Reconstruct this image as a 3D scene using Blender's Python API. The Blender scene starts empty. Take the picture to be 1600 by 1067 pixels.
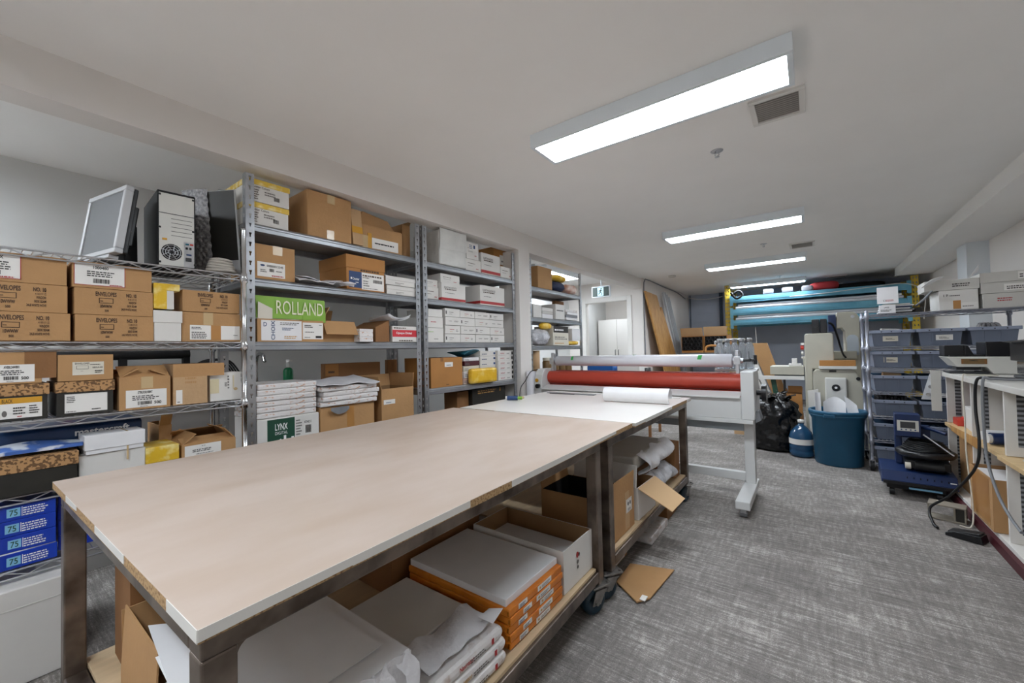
import bpy, bmesh, math, random
from mathutils import Vector, Matrix, noise

scene = bpy.context.scene
COL = scene.collection
PI = math.pi
rnd = random.Random(11)

# ---------------------------------------------------------------- materials
def lin(h):
    h = h.lstrip('#')
    out = []
    for i in (0, 2, 4):
        v = int(h[i:i+2], 16) / 255.0
        out.append(v / 12.92 if v <= 0.04045 else ((v + 0.055) / 1.055) ** 2.4)
    return (out[0], out[1], out[2], 1.0)

MATS = {}
def mat(key, hexcol, rough=0.6, metal=0.0, vary=0.0, scale=8.0, bump=0.0, bscale=200.0,
        emit=0.0, trans=0.0, hex2=None, stretch=None, lo=0.35, hi=0.65, spec=None, coat=0.0, detail=4.0):
    """A procedural principled material: base colour varied by object-space noise, optional noise bump."""
    m = bpy.data.materials.new(key)
    m.use_nodes = True
    nt = m.node_tree
    b = nt.nodes['Principled BSDF']
    c = lin(hexcol)
    b.inputs['Base Color'].default_value = c
    b.inputs['Roughness'].default_value = rough
    b.inputs['Metallic'].default_value = metal
    if spec is not None:
        b.inputs['Specular IOR Level'].default_value = spec
    if coat:
        b.inputs['Coat Weight'].default_value = coat
        b.inputs['Coat Roughness'].default_value = 0.15
    if trans:
        b.inputs['Transmission Weight'].default_value = trans
    if emit:
        b.inputs['Emission Color'].default_value = c
        b.inputs['Emission Strength'].default_value = emit
    if vary or hex2 or bump:
        tc = nt.nodes.new('ShaderNodeTexCoord')
        mp = nt.nodes.new('ShaderNodeMapping')
        nt.links.new(tc.outputs['Object'], mp.inputs['Vector'])
        if stretch:
            mp.inputs['Scale'].default_value = stretch
    if vary or hex2:
        n = nt.nodes.new('ShaderNodeTexNoise')
        n.inputs['Scale'].default_value = scale
        n.inputs['Detail'].default_value = detail
        nt.links.new(mp.outputs['Vector'], n.inputs['Vector'])
        r = nt.nodes.new('ShaderNodeValToRGB')
        r.color_ramp.elements[0].position = lo
        r.color_ramp.elements[1].position = hi
        if hex2:
            r.color_ramp.elements[0].color = lin(hex2)
            r.color_ramp.elements[1].color = c
        else:
            r.color_ramp.elements[0].color = tuple(v * (1 - vary) for v in c[:3]) + (1,)
            r.color_ramp.elements[1].color = tuple(min(1, v * (1 + vary)) for v in c[:3]) + (1,)
        nt.links.new(n.outputs['Fac'], r.inputs['Fac'])
        nt.links.new(r.outputs['Color'], b.inputs['Base Color'])
    if bump:
        n2 = nt.nodes.new('ShaderNodeTexNoise')
        n2.inputs['Scale'].default_value = bscale
        n2.inputs['Detail'].default_value = 3
        nt.links.new(mp.outputs['Vector'], n2.inputs['Vector'])
        bp = nt.nodes.new('ShaderNodeBump')
        bp.inputs['Strength'].default_value = bump
        bp.inputs['Distance'].default_value = 0.01
        nt.links.new(n2.outputs['Fac'], bp.inputs['Height'])
        nt.links.new(bp.outputs['Normal'], b.inputs['Normal'])
    MATS[key] = m
    return m

def M(k):
    return MATS[k]

mat('ceiling', '#F4F2EF', 0.9, vary=0.01, scale=3)
mat('wall', '#E3DED9', 0.85, vary=0.015, scale=2)
mat('alcove_wall', '#CFCFCD', 0.85, vary=0.02, scale=2)
mat('soffit_blue', '#DEE3E7', 0.8)
mat('trim_white', '#E2DFDA', 0.5)
mat('kraft', '#B58B5D', 0.75, vary=0.07, scale=5, bump=0.12, bscale=60)
mat('kraft_pale', '#BF9C74', 0.75, vary=0.06, scale=5, bump=0.1, bscale=60)
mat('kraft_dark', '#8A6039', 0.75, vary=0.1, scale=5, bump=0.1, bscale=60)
mat('kraft_orange', '#B07A40', 0.7, vary=0.08, scale=4)
mat('kraft_inside', '#93704A', 0.8, vary=0.08, scale=6)
mat('kraft_print', '#B58A5C', 0.75, hex2='#6A4C2E', scale=130, lo=0.44, hi=0.5, detail=0.5)
mat('carton_edge', '#C9A67C', 0.8)
mat('white_card', '#DCD9D4', 0.55, vary=0.03, scale=6)
mat('white_battered', '#D6D6D2', 0.6, vary=0.06, scale=9, bump=0.5, bscale=14)
mat('white_paper', '#E6E5E6', 0.6, vary=0.02, scale=12)
mat('grey_card', '#C9C6C0', 0.6, vary=0.03, scale=6)
mat('wrap', '#DCD8D6', 0.4, hex2='#B9A79C', scale=26, lo=0.3, hi=0.46, bump=0.6, bscale=25)
mat('wrap_print', '#DEDAD8', 0.4, hex2='#C08A62', scale=30, lo=0.33, hi=0.42, bump=0.6, bscale=25, stretch=(1, 1, 2.5))
mat('crumple', '#E0DFE2', 0.4, vary=0.05, scale=10, bump=0.9, bscale=30)
mat('clear_bag', '#D8D8DC', 0.2, hex2='#A9A9AE', scale=14, bump=0.9, bscale=40)
mat('label', '#E9E6E1', 0.5)
mat('label_cream', '#D9D3C4', 0.5)
mat('ink', '#2C2825', 0.6)
mat('ink_grey', '#6E6A66', 0.6)
mat('ink_brown', '#4A3626', 0.6)
mat('ink_red', '#B02A2C', 0.5)
mat('red_band', '#C8303A', 0.45)
mat('ink_blue', '#24406E', 0.5)
mat('ink_green', '#1F4A38', 0.5)
mat('ink_gold', '#C79A5A', 0.5)
mat('pale_letter', '#E8E6C8', 0.5)
mat('white_letter', '#EEEEEE', 0.5)
mat('tape_clear', '#C9AE84', 0.2)
mat('tape_tan', '#B5824A', 0.3)
mat('tape_yellow', '#D29A2A', 0.3)
mat('yellow_wrap', '#E0B62C', 0.4, hex2='#F0DC90', scale=18, lo=0.35, hi=0.5, bump=0.4, bscale=20)
mat('yellow_lid', '#E3BE45', 0.45, hex2='#F0E2A8', scale=22, lo=0.38, hi=0.56, detail=2)
mat('yellow_bag', '#E5B524', 0.45, hex2='#F3DB85', scale=9, lo=0.3, hi=0.5, bump=0.9, bscale=14)
mat('green_card', '#86B23C', 0.5, vary=0.05)
mat('black_card', '#26241F', 0.5, vary=0.1, scale=12)
mat('black_plastic', '#17171A', 0.35)
mat('black_matte', '#141416', 0.7)
mat('black_rubber', '#101114', 0.5)
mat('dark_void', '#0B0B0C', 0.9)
mat('dark_grey', '#3A3B3E', 0.5)
mat('mid_grey', '#7C7E82', 0.5)
mat('blue_case', '#16345C', 0.35, vary=0.15, scale=5)
mat('blue_ream', '#1A3FAE', 0.3, hex2='#12309A', scale=7)
mat('light_blue', '#7FB6D6', 0.4)
mat('stud_steel', '#C3C7CB', 0.4, metal=0.25)
mat('galv', '#A6A8AB', 0.38, metal=0.85, vary=0.12, scale=14)
mat('galv_shelf', '#9B9EA2', 0.42, metal=0.75, vary=0.08, scale=9)
mat('shelf_board', '#8E8781', 0.7, vary=0.05)
mat('chrome', '#C9CACC', 0.2, metal=1.0)
mat('chrome_rough', '#C6C8CC', 0.3, metal=0.9, vary=0.1, scale=30)
mat('raw_steel', '#8A7D72', 0.36, metal=0.7, hex2='#4B4038', scale=9, lo=0.32, hi=0.66)
mat('laminate', '#C0B0A4', 0.38, hex2='#B5A292', scale=3.2, lo=0.3, hi=0.62, stretch=(2.2, 0.9, 1), detail=6)
mat('laminate_white', '#E0DBD6', 0.3, vary=0.02, scale=4)
mat('edge_band', '#DBD8D2', 0.35)
mat('chipboard', '#B4946A', 0.8, hex2='#7E5E3E', scale=160, lo=0.35, hi=0.55)
mat('plywood', '#C6AE8C', 0.6, vary=0.08, scale=6, stretch=(6, 0.7, 1))
mat('pine', '#C79A5C', 0.55, hex2='#A8753C', scale=5, stretch=(9, 9, 0.5))
mat('birch', '#D2B384', 0.5, vary=0.06, scale=4, stretch=(1, 8, 8))
mat('orange_wrap', '#E0892A', 0.35, hex2='#C96F18', scale=8, bump=0.3, bscale=30)
mat('lam_white', '#D6D7D6', 0.4, vary=0.01)
mat('lam_grey', '#A3ADB3', 0.45)
mat('silicone_red', '#B4402E', 0.42, vary=0.05, scale=5)
mat('dark_red', '#7E2A20', 0.5)  # darker red of the laminator's pressure bar
mat('film', '#E4E4EA', 0.25, vary=0.02)
mat('green_tape', '#2FA44A', 0.5)
mat('trash_bag', '#0A0A0C', 0.24, bump=0.8, bscale=26, spec=0.55)
mat('bin_blue', '#1B5473', 0.42, vary=0.05)
mat('water_blue', '#2F5C82', 0.1, vary=0.1, scale=10, trans=0.35)
mat('clear_plastic', '#D5DADF', 0.1, vary=0.06, scale=20, trans=0.75)
mat('tote_grey', '#6E7789', 0.45, vary=0.04)
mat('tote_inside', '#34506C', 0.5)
mat('machine_beige', '#B5B1A2', 0.42, vary=0.05, scale=5)
mat('machine_light', '#D2D1CB', 0.4, vary=0.03)
mat('machine_blue_grey', '#B4BCC4', 0.4)
mat('press_blue', '#182C56', 0.35, vary=0.06)
mat('rack_blue', '#74B6CC', 0.5, hex2='#5FA2BC', scale=4)
mat('rack_dark', '#1E3044', 0.5)
mat('rack_yellow', '#D2B43A', 0.5, vary=0.1, scale=14)
mat('siding', '#AFB7C6', 0.55, vary=0.04, scale=3)
mat('foil', '#BFC1C4', 0.3, metal=0.6, hex2='#6E6F72', scale=9, bump=0.9, bscale=16)
mat('maroon', '#4B1620', 0.5)
mat('cable_grey', '#B7B1A8', 0.5)
mat('screen', '#5A5B5D', 0.5)
mat('silver_plastic', '#B6B7B9', 0.35)
mat('bubble', '#BDBDBF', 0.18, hex2='#8C8C90', scale=60, bump=1.0, bscale=60)
mat('exit_green', '#0E2A24', 0.5)
mat('exit_lit', '#A9CFE0', 0.4, emit=0.25)
mat('lamp', '#EDF6FF', 0.5, emit=16.5)
mat('lamp_housing', '#E4EBF0', 0.4)
mat('vent_white', '#CFCBC6', 0.6)
mat('vent_dark', '#B5B1AC', 0.8)
mat('soap_green', '#1E7A4C', 0.25)
mat('red_cloth', '#9E2428', 0.7, bump=0.5, bscale=20)
mat('navy_cloth', '#2A3350', 0.6, bump=0.5, bscale=20)
mat('pink_bag', '#C99784', 0.5, hex2='#E6D6CC', scale=14, bump=0.7, bscale=20)
mat('foam_grey', '#6F7076', 0.8, vary=0.06)
mat('teal', '#1F6478', 0.5)
mat('red_button', '#C83A2A', 0.4)
mat('orange_plate', '#D08A34', 0.5)
mat('brass', '#7A5F3A', 0.4)
mat('birch_grey', '#8F887C', 0.6, vary=0.1, scale=8)
mat('crate_blue', '#1F5FA8', 0.35)
mat('rack_post', '#A3A6B2', 0.35, metal=0.6)
mat('sink_steel', '#8E8B86', 0.35, metal=0.6)
mat('counter', '#77726C', 0.5)

def slotted_material():
    """Grey slotted strip: a row of dark punched slots every 25 mm up its length."""
    m = bpy.data.materials.new('slot_strip')
    m.use_nodes = True
    nt = m.node_tree
    b = nt.nodes['Principled BSDF']
    b.inputs['Roughness'].default_value = 0.5
    tc = nt.nodes.new('ShaderNodeTexCoord')
    w = nt.nodes.new('ShaderNodeTexWave')
    w.bands_direction = 'Z'
    w.inputs['Scale'].default_value = 12.6
    nt.links.new(tc.outputs['Object'], w.inputs['Vector'])
    r = nt.nodes.new('ShaderNodeValToRGB')
    r.color_ramp.elements[0].position = 0.45
    r.color_ramp.elements[0].color = lin('#3A3B3E')
    r.color_ramp.elements[1].position = 0.55
    r.color_ramp.elements[1].color = lin('#8E9094')
    nt.links.new(w.outputs['Fac'], r.inputs['Fac'])
    nt.links.new(r.outputs['Color'], b.inputs['Base Color'])
    MATS['slot_strip'] = m
slotted_material()

def carpet_material():
    """Grey loop carpet: broken pale streaks running across the room over a fine tuft grain."""
    m = bpy.data.materials.new('carpet')
    m.use_nodes = True
    nt = m.node_tree
    b = nt.nodes['Principled BSDF']
    b.inputs['Roughness'].default_value = 0.95
    b.inputs['Specular IOR Level'].default_value = 0.1
    tc = nt.nodes.new('ShaderNodeTexCoord')
    def nz(sc, stretch, detail):
        mp = nt.nodes.new('ShaderNodeMapping')
        mp.inputs['Scale'].default_value = stretch
        nt.links.new(tc.outputs['Object'], mp.inputs['Vector'])
        n = nt.nodes.new('ShaderNodeTexNoise')
        n.inputs['Scale'].default_value = sc
        n.inputs['Detail'].default_value = detail
        n.inputs['Roughness'].default_value = 0.6
        nt.links.new(mp.outputs['Vector'], n.inputs['Vector'])
        return n.outputs['Fac']
    def math_(op, a, c):
        k = nt.nodes.new('ShaderNodeMath')
        k.operation = op
        for i, v in enumerate((a, c)):
            if isinstance(v, (int, float)):
                k.inputs[i].default_value = v
            else:
                nt.links.new(v, k.inputs[i])
        return k.outputs[0]
    streak = nz(6.0, (1.0, 12.0, 1.0), 3)
    cross = nz(6.0, (9.0, 1.4, 1.0), 2)
    patch = nz(2.2, (1.0, 1.6, 1.0), 2)
    tuft = nz(240.0, (1.0, 1.0, 1.0), 1)
    tuft2 = nz(60.0, (1.0, 3.0, 1.0), 2)
    v = math_('ADD', math_('MULTIPLY', streak, 0.5), math_('MULTIPLY', cross, 0.26))
    v = math_('ADD', v, math_('MULTIPLY', patch, 0.30))
    v = math_('ADD', v, math_('MULTIPLY', tuft, 0.34))
    v = math_('ADD', v, math_('MULTIPLY', tuft2, 0.26))
    r = nt.nodes.new('ShaderNodeValToRGB')
    r.color_ramp.elements[0].position = 0.56
    r.color_ramp.elements[0].color = lin('#565250')
    r.color_ramp.elements[1].position = 1.10
    r.color_ramp.elements[1].color = lin('#BFB9B4')
    e = r.color_ramp.elements.new(0.86)
    e.color = lin('#8A8581')
    nt.links.new(v, r.inputs['Fac'])
    nt.links.new(r.outputs['Color'], b.inputs['Base Color'])
    bp = nt.nodes.new('ShaderNodeBump')
    bp.inputs['Strength'].default_value = 0.4
    bp.inputs['Distance'].default_value = 0.004
    nt.links.new(tuft, bp.inputs['Height'])
    nt.links.new(bp.outputs['Normal'], b.inputs['Normal'])
    MATS['carpet'] = m
carpet_material()

# ---------------------------------------------------------------- mesh builder
def spline(pts, n=8):
    """Catmull-Rom through the points."""
    P = [Vector(p) for p in pts]
    P = [P[0] * 2 - P[1]] + P + [P[-1] * 2 - P[-2]]
    out = []
    for i in range(1, len(P) - 2):
        a, b, c, d = P[i-1:i+3]
        for k in range(n):
            t = k / n
            out.append(0.5 * ((2*b) + (c - a)*t + (2*a - 5*b + 4*c - d)*t*t + (3*b - a - 3*c + d)*t**3))
    out.append(P[-2])
    return out

class B:
    def __init__(s):
        s.v, s.f, s.m, s.sm = [], [], [], []
        s.X = Matrix.Identity(4)
    def add(s, vs, fs, m=0, smooth=False):
        o = len(s.v)
        s.v += [tuple(s.X @ Vector(p)) for p in vs]
        for f in fs:
            s.f.append(tuple(o + i for i in f))
            s.m.append(m)
            s.sm.append(smooth)
        return s
    def box(s, x0, x1, y0, y1, z0, z1, m=0):
        return s.add([(x0,y0,z0),(x1,y0,z0),(x1,y1,z0),(x0,y1,z0),(x0,y0,z1),(x1,y0,z1),(x1,y1,z1),(x0,y1,z1)],
                     [(0,3,2,1),(4,5,6,7),(0,1,5,4),(1,2,6,5),(2,3,7,6),(3,0,4,7)], m)
    def hexa(s, p, m=0):
        """Eight corners: four below, four above, both counter-clockwise from above."""
        return s.add(p, [(0,3,2,1),(4,5,6,7),(0,1,5,4),(1,2,6,5),(2,3,7,6),(3,0,4,7)], m)
    def prism(s, prof, a0, a1, axis='y', m=0):
        """Extrude a 2-D outline along an axis; outline is (x,z) for y, (y,z) for x, (x,y) for z."""
        def P(u, w, a):
            return {'y': (u, a, w), 'x': (a, u, w), 'z': (u, w, a)}[axis]
        n = len(prof)
        vs = [P(u, w, a0) for u, w in prof] + [P(u, w, a1) for u, w in prof]
        area = sum(prof[i][0]*prof[(i+1) % n][1] - prof[(i+1) % n][0]*prof[i][1] for i in range(n))
        fs = [(i, (i+1) % n, n + (i+1) % n, n + i) for i in range(n)] + [tuple(range(n-1, -1, -1)), tuple(range(n, 2*n))]
        flip = (area < 0) ^ (axis == 'y') ^ (a1 < a0)
        if flip:
            fs = [tuple(reversed(f)) for f in fs]
        return s.add(vs, fs, m)
    def bar(s, p0, p1, w, t, m=0, up=(0,0,1)):
        """Rectangular bar from p0 to p1: w across, t along 'up'."""
        a, b = Vector(p0), Vector(p1)
        d = (b - a).normalized()
        u = Vector(up)
        if abs(d.dot(u)) > 0.99:
            u = Vector((0, 1, 0))
        x = d.cross(u).normalized() * w / 2
        y = x.cross(d).normalized() * t / 2
        return s.hexa([a-x-y, a+x-y, b+x-y, b-x-y, a-x+y, a+x+y, b+x+y, b-x+y], m)
    def tube(s, pts, r, n=8, m=0, closed=False, caps=True):
        P = [Vector(p) for p in pts]
        k = len(P)
        rs = r if isinstance(r, (list, tuple)) else [r] * k
        rings = []
        prev = None
        for i, p in enumerate(P):
            if closed:
                d = P[(i+1) % k] - P[i-1]
            else:
                d = P[min(i+1, k-1)] - P[max(i-1, 0)]
            if d.length < 1e-9:
                d = Vector((0, 0, 1))
            d.normalize()
            if prev is None:
                a = d.cross(Vector((0, 0, 1)))
                if a.length < 1e-3:
                    a = Vector((1, 0, 0))
            else:
                a = prev - d * prev.dot(d)
                if a.length < 1e-6:
                    a = d.cross(Vector((0.3, 0.5, 1)))
            a.normalize()
            prev = a
            b = d.cross(a)
            rings.append([p + (a*math.cos(2*PI*j/n) + b*math.sin(2*PI*j/n)) * rs[i] for j in range(n)])
        vs = [q for g in rings for q in g]
        fs = []
        for i in range(k if closed else k - 1):
            i2 = (i + 1) % k
            for j in range(n):
                fs.append((i*n + j, i*n + (j+1) % n, i2*n + (j+1) % n, i2*n + j))
        s.add(vs, fs, m, True)
        if caps and not closed:
            s.add(rings[0], [tuple(range(n-1, -1, -1))], m)
            s.add(rings[-1], [tuple(range(n))], m)
        return s
    def cyl(s, p0, p1, r, r1=None, n=20, m=0, caps=True):
        return s.tube([p0, p1], [r, r if r1 is None else r1], n, m, False, caps)
    def lathe(s, prof, c=(0,0,0), n=28, m=0, smooth=True, sx=1.0, sy=1.0, caps=True):
        c = Vector(c)
        vs, fs = [], []
        for r, z in prof:
            for j in range(n):
                a = 2*PI*j/n
                vs.append(c + Vector((r*sx*math.cos(a), r*sy*math.sin(a), z)))
        for i in range(len(prof) - 1):
            for j in range(n):
                fs.append((i*n + j, i*n + (j+1) % n, (i+1)*n + (j+1) % n, (i+1)*n + j))
        if caps and prof[0][0] > 1e-6:
            fs.append(tuple(range(n-1, -1, -1)))
        if caps and prof[-1][0] > 1e-6:
            k = (len(prof) - 1) * n
            fs.append(tuple(range(k, k + n)))
        return s.add(vs, fs, m, smooth)
    def blob(s, c, rad, amp=0.1, freq=3.0, seed=0, n=20, m=0, floor=None, power=2.0):
        """A lumpy closed skin (bags, wrapped bundles): superellipsoid pushed about by noise."""
        vs, fs = [], []
        k = 2 * n
        sp = lambda v: math.copysign(abs(v) ** (2.0 / power), v)
        for i in range(n + 1):
            th = PI * i / n - PI / 2
            for j in range(k):
                ph = 2 * PI * j / k
                d = Vector((sp(math.cos(th)) * sp(math.cos(ph)), sp(math.cos(th)) * sp(math.sin(ph)), sp(math.sin(th))))
                q = d * freq + Vector((seed * 7.3, seed * 3.1, seed))
                g = 1 + amp * (noise.noise(q) + 0.6 * noise.noise(q * 2.3) + 0.4 * abs(noise.noise(q * 5.1)))
                p = Vector((c[0] + d.x*rad[0]*g, c[1] + d.y*rad[1]*g, c[2] + d.z*rad[2]*g))
                if floor is not None and p.z < floor:
                    p.z = floor
                vs.append(p)
        for i in range(n):
            for j in range(k):
                fs.append((i*k + j, i*k + (j+1) % k, (i+1)*k + (j+1) % k, (i+1)*k + j))
        return s.add(vs, fs, m, True)
    def sheet(s, fn, nu, nv, t=0.001, m=0):
        """A thin curved sheet with two faces and rims; fn(u, v) with u, v in 0..1."""
        g = [[Vector(fn(i/nu, j/nv)) for j in range(nv+1)] for i in range(nu+1)]
        nrm = []
        for i in range(nu+1):
            row = []
            for j in range(nv+1):
                a = g[min(i+1, nu)][j] - g[max(i-1, 0)][j]
                b = g[i][min(j+1, nv)] - g[i][max(j-1, 0)]
                row.append(a.cross(b).normalized())
            nrm.append(row)
        w = nv + 1
        vs = [p for r in g for p in r] + [g[i][j] - nrm[i][j]*t for i in range(nu+1) for j in range(w)]
        o = (nu+1) * w
        fs = []
        for i in range(nu):
            for j in range(nv):
                a = (i*w + j, (i+1)*w + j, (i+1)*w + j+1, i*w + j+1)
                fs.append(a)
                fs.append(tuple(o + k for k in reversed(a)))
        s.add(vs, fs, m, True)
        rim = [i*w for i in range(nu+1)] + [nu*w + j for j in range(1, w)] + [i*w + nv for i in range(nu-1, -1, -1)] + [j for j in range(nv-1, 0, -1)]
        n = len(rim)
        rv = [vs[i] for i in rim] + [vs[o+i] for i in rim]
        s.add(rv, [(i, n+i, n+(i+1) % n, (i+1) % n) for i in range(n)], m)
        return s
    def perforated(s, P, w, h, pitch, hole, m=0):
        """A strip w wide and h tall with one punched hole per pitch; P(u, v) maps to space, hole is an outline about the pitch centre."""
        n = int(h / pitch)
        k = len(hole) // 2
        for i in range(n):
            v0, v1 = h*i/n, h*(i+1)/n
            c = (v0 + v1) / 2
            q = [P(0, v0), P(w, v0), P(w, v1), P(0, v1)] + [P(w/2 + a, c + e) for a, e in hole]
            # hole runs counter-clockwise from its lower left corner
            L = [4 + j for j in range(len(hole))]
            half = len(hole) // 2
            s.add(q, [(0, 1, L[1], L[0]), tuple([1, 2] + L[half:0:-1]), (2, 3, L[half+1], L[half]), tuple([3, 0] + [L[0]] + L[:half:-1])], m)
        return s
    def build(s, name, mats, parent=None, bevel=0.0, seg=2, loc=None, rz=0.0, weld=False, solid=0.0):
        me = bpy.data.meshes.new(name)
        me.from_pydata([tuple(v) for v in s.v], [], s.f)
        if isinstance(mats, str):
            mats = [mats]
        for k in mats:
            me.materials.append(M(k))
        me.polygons.foreach_set('material_index', s.m)
        me.polygons.foreach_set('use_smooth', s.sm)
        me.update()
        if weld:
            bm = bmesh.new()
            bm.from_mesh(me)
            bmesh.ops.remove_doubles(bm, verts=bm.verts, dist=0.0001)
            bm.to_mesh(me)
            bm.free()
        o = bpy.data.objects.new(name, me)
        COL.objects.link(o)
        if parent is not None:
            o.parent = parent
        if loc is not None:
            o.location = loc
        o.rotation_euler.z = rz
        if solid:
            sd = o.modifiers.new('solidify', 'SOLIDIFY')
            sd.thickness = solid
            sd.offset = 0
        if bevel:
            bv = o.modifiers.new('bevel', 'BEVEL')
            bv.width = bevel
            bv.segments = seg
            bv.limit_method = 'ANGLE'
            bv.angle_limit = 0.7
        return o

def tag(o, label, cat, group=None):
    o['label'] = label
    o['category'] = cat
    if group:
        o['group'] = group
    return o

def T(name, label, cat, loc=(0,0,0), rz=0.0, group=None):
    o = bpy.data.objects.new(name, None)
    o.empty_display_size = 0.05
    COL.objects.link(o)
    o.location = loc
    o.rotation_euler.z = math.radians(rz)
    return tag(o, label, cat, group)

def structure(o):
    o['kind'] = 'structure'
    return o

def dup(root, loc, label=None, rz=None):
    """A copy of a thing with copies of its parts and their sub-parts."""
    r = root.copy()
    COL.objects.link(r)
    r.location = loc
    if rz is not None:
        r.rotation_euler.z = math.radians(rz)
    if label:
        r['label'] = label
    for ch in [o for o in root.children]:
        c = ch.copy()
        COL.objects.link(c)
        c.parent = r
        for g in [o for o in ch.children]:
            d = g.copy()
            COL.objects.link(d)
            d.parent = c
    return r

# ---------------------------------------------------------------- lettering
TEXT = {}
def text_shape(s, bold=0.0):
    k = (s, bold)
    if k not in TEXT:
        cu = bpy.data.curves.new('lettering', 'FONT')
        cu.body = s
        cu.offset = bold
        cu.resolution_u = 3
        ob = bpy.data.objects.new('lettering', cu)
        me = bpy.data.meshes.new_from_object(ob)
        vs = [(v.co.x, v.co.y) for v in me.vertices]
        fs = [tuple(p.vertices) for p in me.polygons]
        bpy.data.objects.remove(ob)
        bpy.data.meshes.remove(me)
        bpy.data.curves.remove(cu)
        x0 = min(v[0] for v in vs); x1 = max(v[0] for v in vs)
        y0 = min(v[1] for v in vs); y1 = max(v[1] for v in vs)
        TEXT[k] = ([((x-x0)/(x1-x0), (y-y0)/(y1-y0)) for x, y in vs], fs)
    return TEXT[k]

def graphics(parent, origin, u, v, w, h, items, name='lettering', lift=0.0006):
    """Marks on a flat face: items in fractions of the face, merged into one mesh.
    't' text, 'b' barcode, 'l' fine print, 'r' filled patch, 'o' outline, 'e' ellipse."""
    O, U, V = Vector(origin), Vector(u).normalized(), Vector(v).normalized()
    N = U.cross(V)
    b = B()
    keys = []
    def mi(k):
        if k not in keys:
            keys.append(k)
        return keys.index(k)
    def P(x, y, l):
        return O + U*(x*w) + V*(y*h) + N*l
    rr = random.Random(len(items) * 13 + int(w * 1000))
    def rect(x, y, a, c, k, l):
        b.add([P(x,y,l), P(x+a,y,l), P(x+a,y+c,l), P(x,y+c,l)], [(0,1,2,3)], mi(k))
    for n, it in enumerate(items):
        l = lift * (1 + 0.35 * n)
        kind = it[0]
        if kind == 't':
            _, s, x, y, a, c, k = it[:7]
            vs, fs = text_shape(s, it[7] if len(it) > 7 else 0.012)
            b.add([P(x + p*a, y + q*c, l) for p, q in vs], fs, mi(k))
        elif kind == 'r':
            _, x, y, a, c, k = it
            rect(x, y, a, c, k, l)
        elif kind == 'o':
            _, x, y, a, c, k, t = it
            tx, ty = t / w, t / h
            rect(x, y, a, ty, k, l); rect(x, y+c-ty, a, ty, k, l)
            rect(x, y, tx, c, k, l); rect(x+a-tx, y, tx, c, k, l)
        elif kind == 'b':
            _, x, y, a, c = it[:5]
            p = 0.0
            while p < 1:
                q = rr.choice((0.02, 0.03, 0.05))
                rect(x + p*a, y, min(q, 1-p)*a, c, 'ink', l)
                p += q + rr.choice((0.02, 0.03, 0.04))
        elif kind == 'l':
            _, x, y, a, c, rows = it[:6]
            k = it[6] if len(it) > 6 else 'ink_grey'
            for i in range(rows):
                yy = y + c * (rows - 1 - i) / rows
                p = 0.0
                end = rr.uniform(0.7, 1.0)
                while p < end:
                    q = rr.uniform(0.05, 0.16)
                    rect(x + p*a, yy, min(q, end-p)*a, c / rows * 0.5, k, l)
                    p += q + 0.03
        elif kind == 'e':
            _, x, y, a, c, k = it
            b.add([P(x + a/2 + a/2*math.cos(t*PI/10), y + c/2 + c/2*math.sin(t*PI/10), l) for t in range(20)], [tuple(range(20))], mi(k))
    if b.f:
        return b.build(name, keys, parent)

def sticker(parent, origin, u, v, w, h, items, m='label', name='label'):
    """A paper label stuck on a face, its lettering a sub-part."""
    O, U, V = Vector(origin), Vector(u).normalized(), Vector(v).normalized()
    N = U.cross(V)
    a = O
    pts = [O, O + U*w, O + U*w + V*h, O + V*h]
    b = B()
    b.add([p - N*0.0003 for p in pts] + [p + N*0.0006 for p in pts], [(4,5,6,7),(0,1,5,4),(1,2,6,5),(2,3,7,6),(3,0,4,7)])
    o = b.build(name, m, parent)
    if items:
        graphics(o, O + N*0.0006, U, V, w, h, items)
    return o

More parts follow.
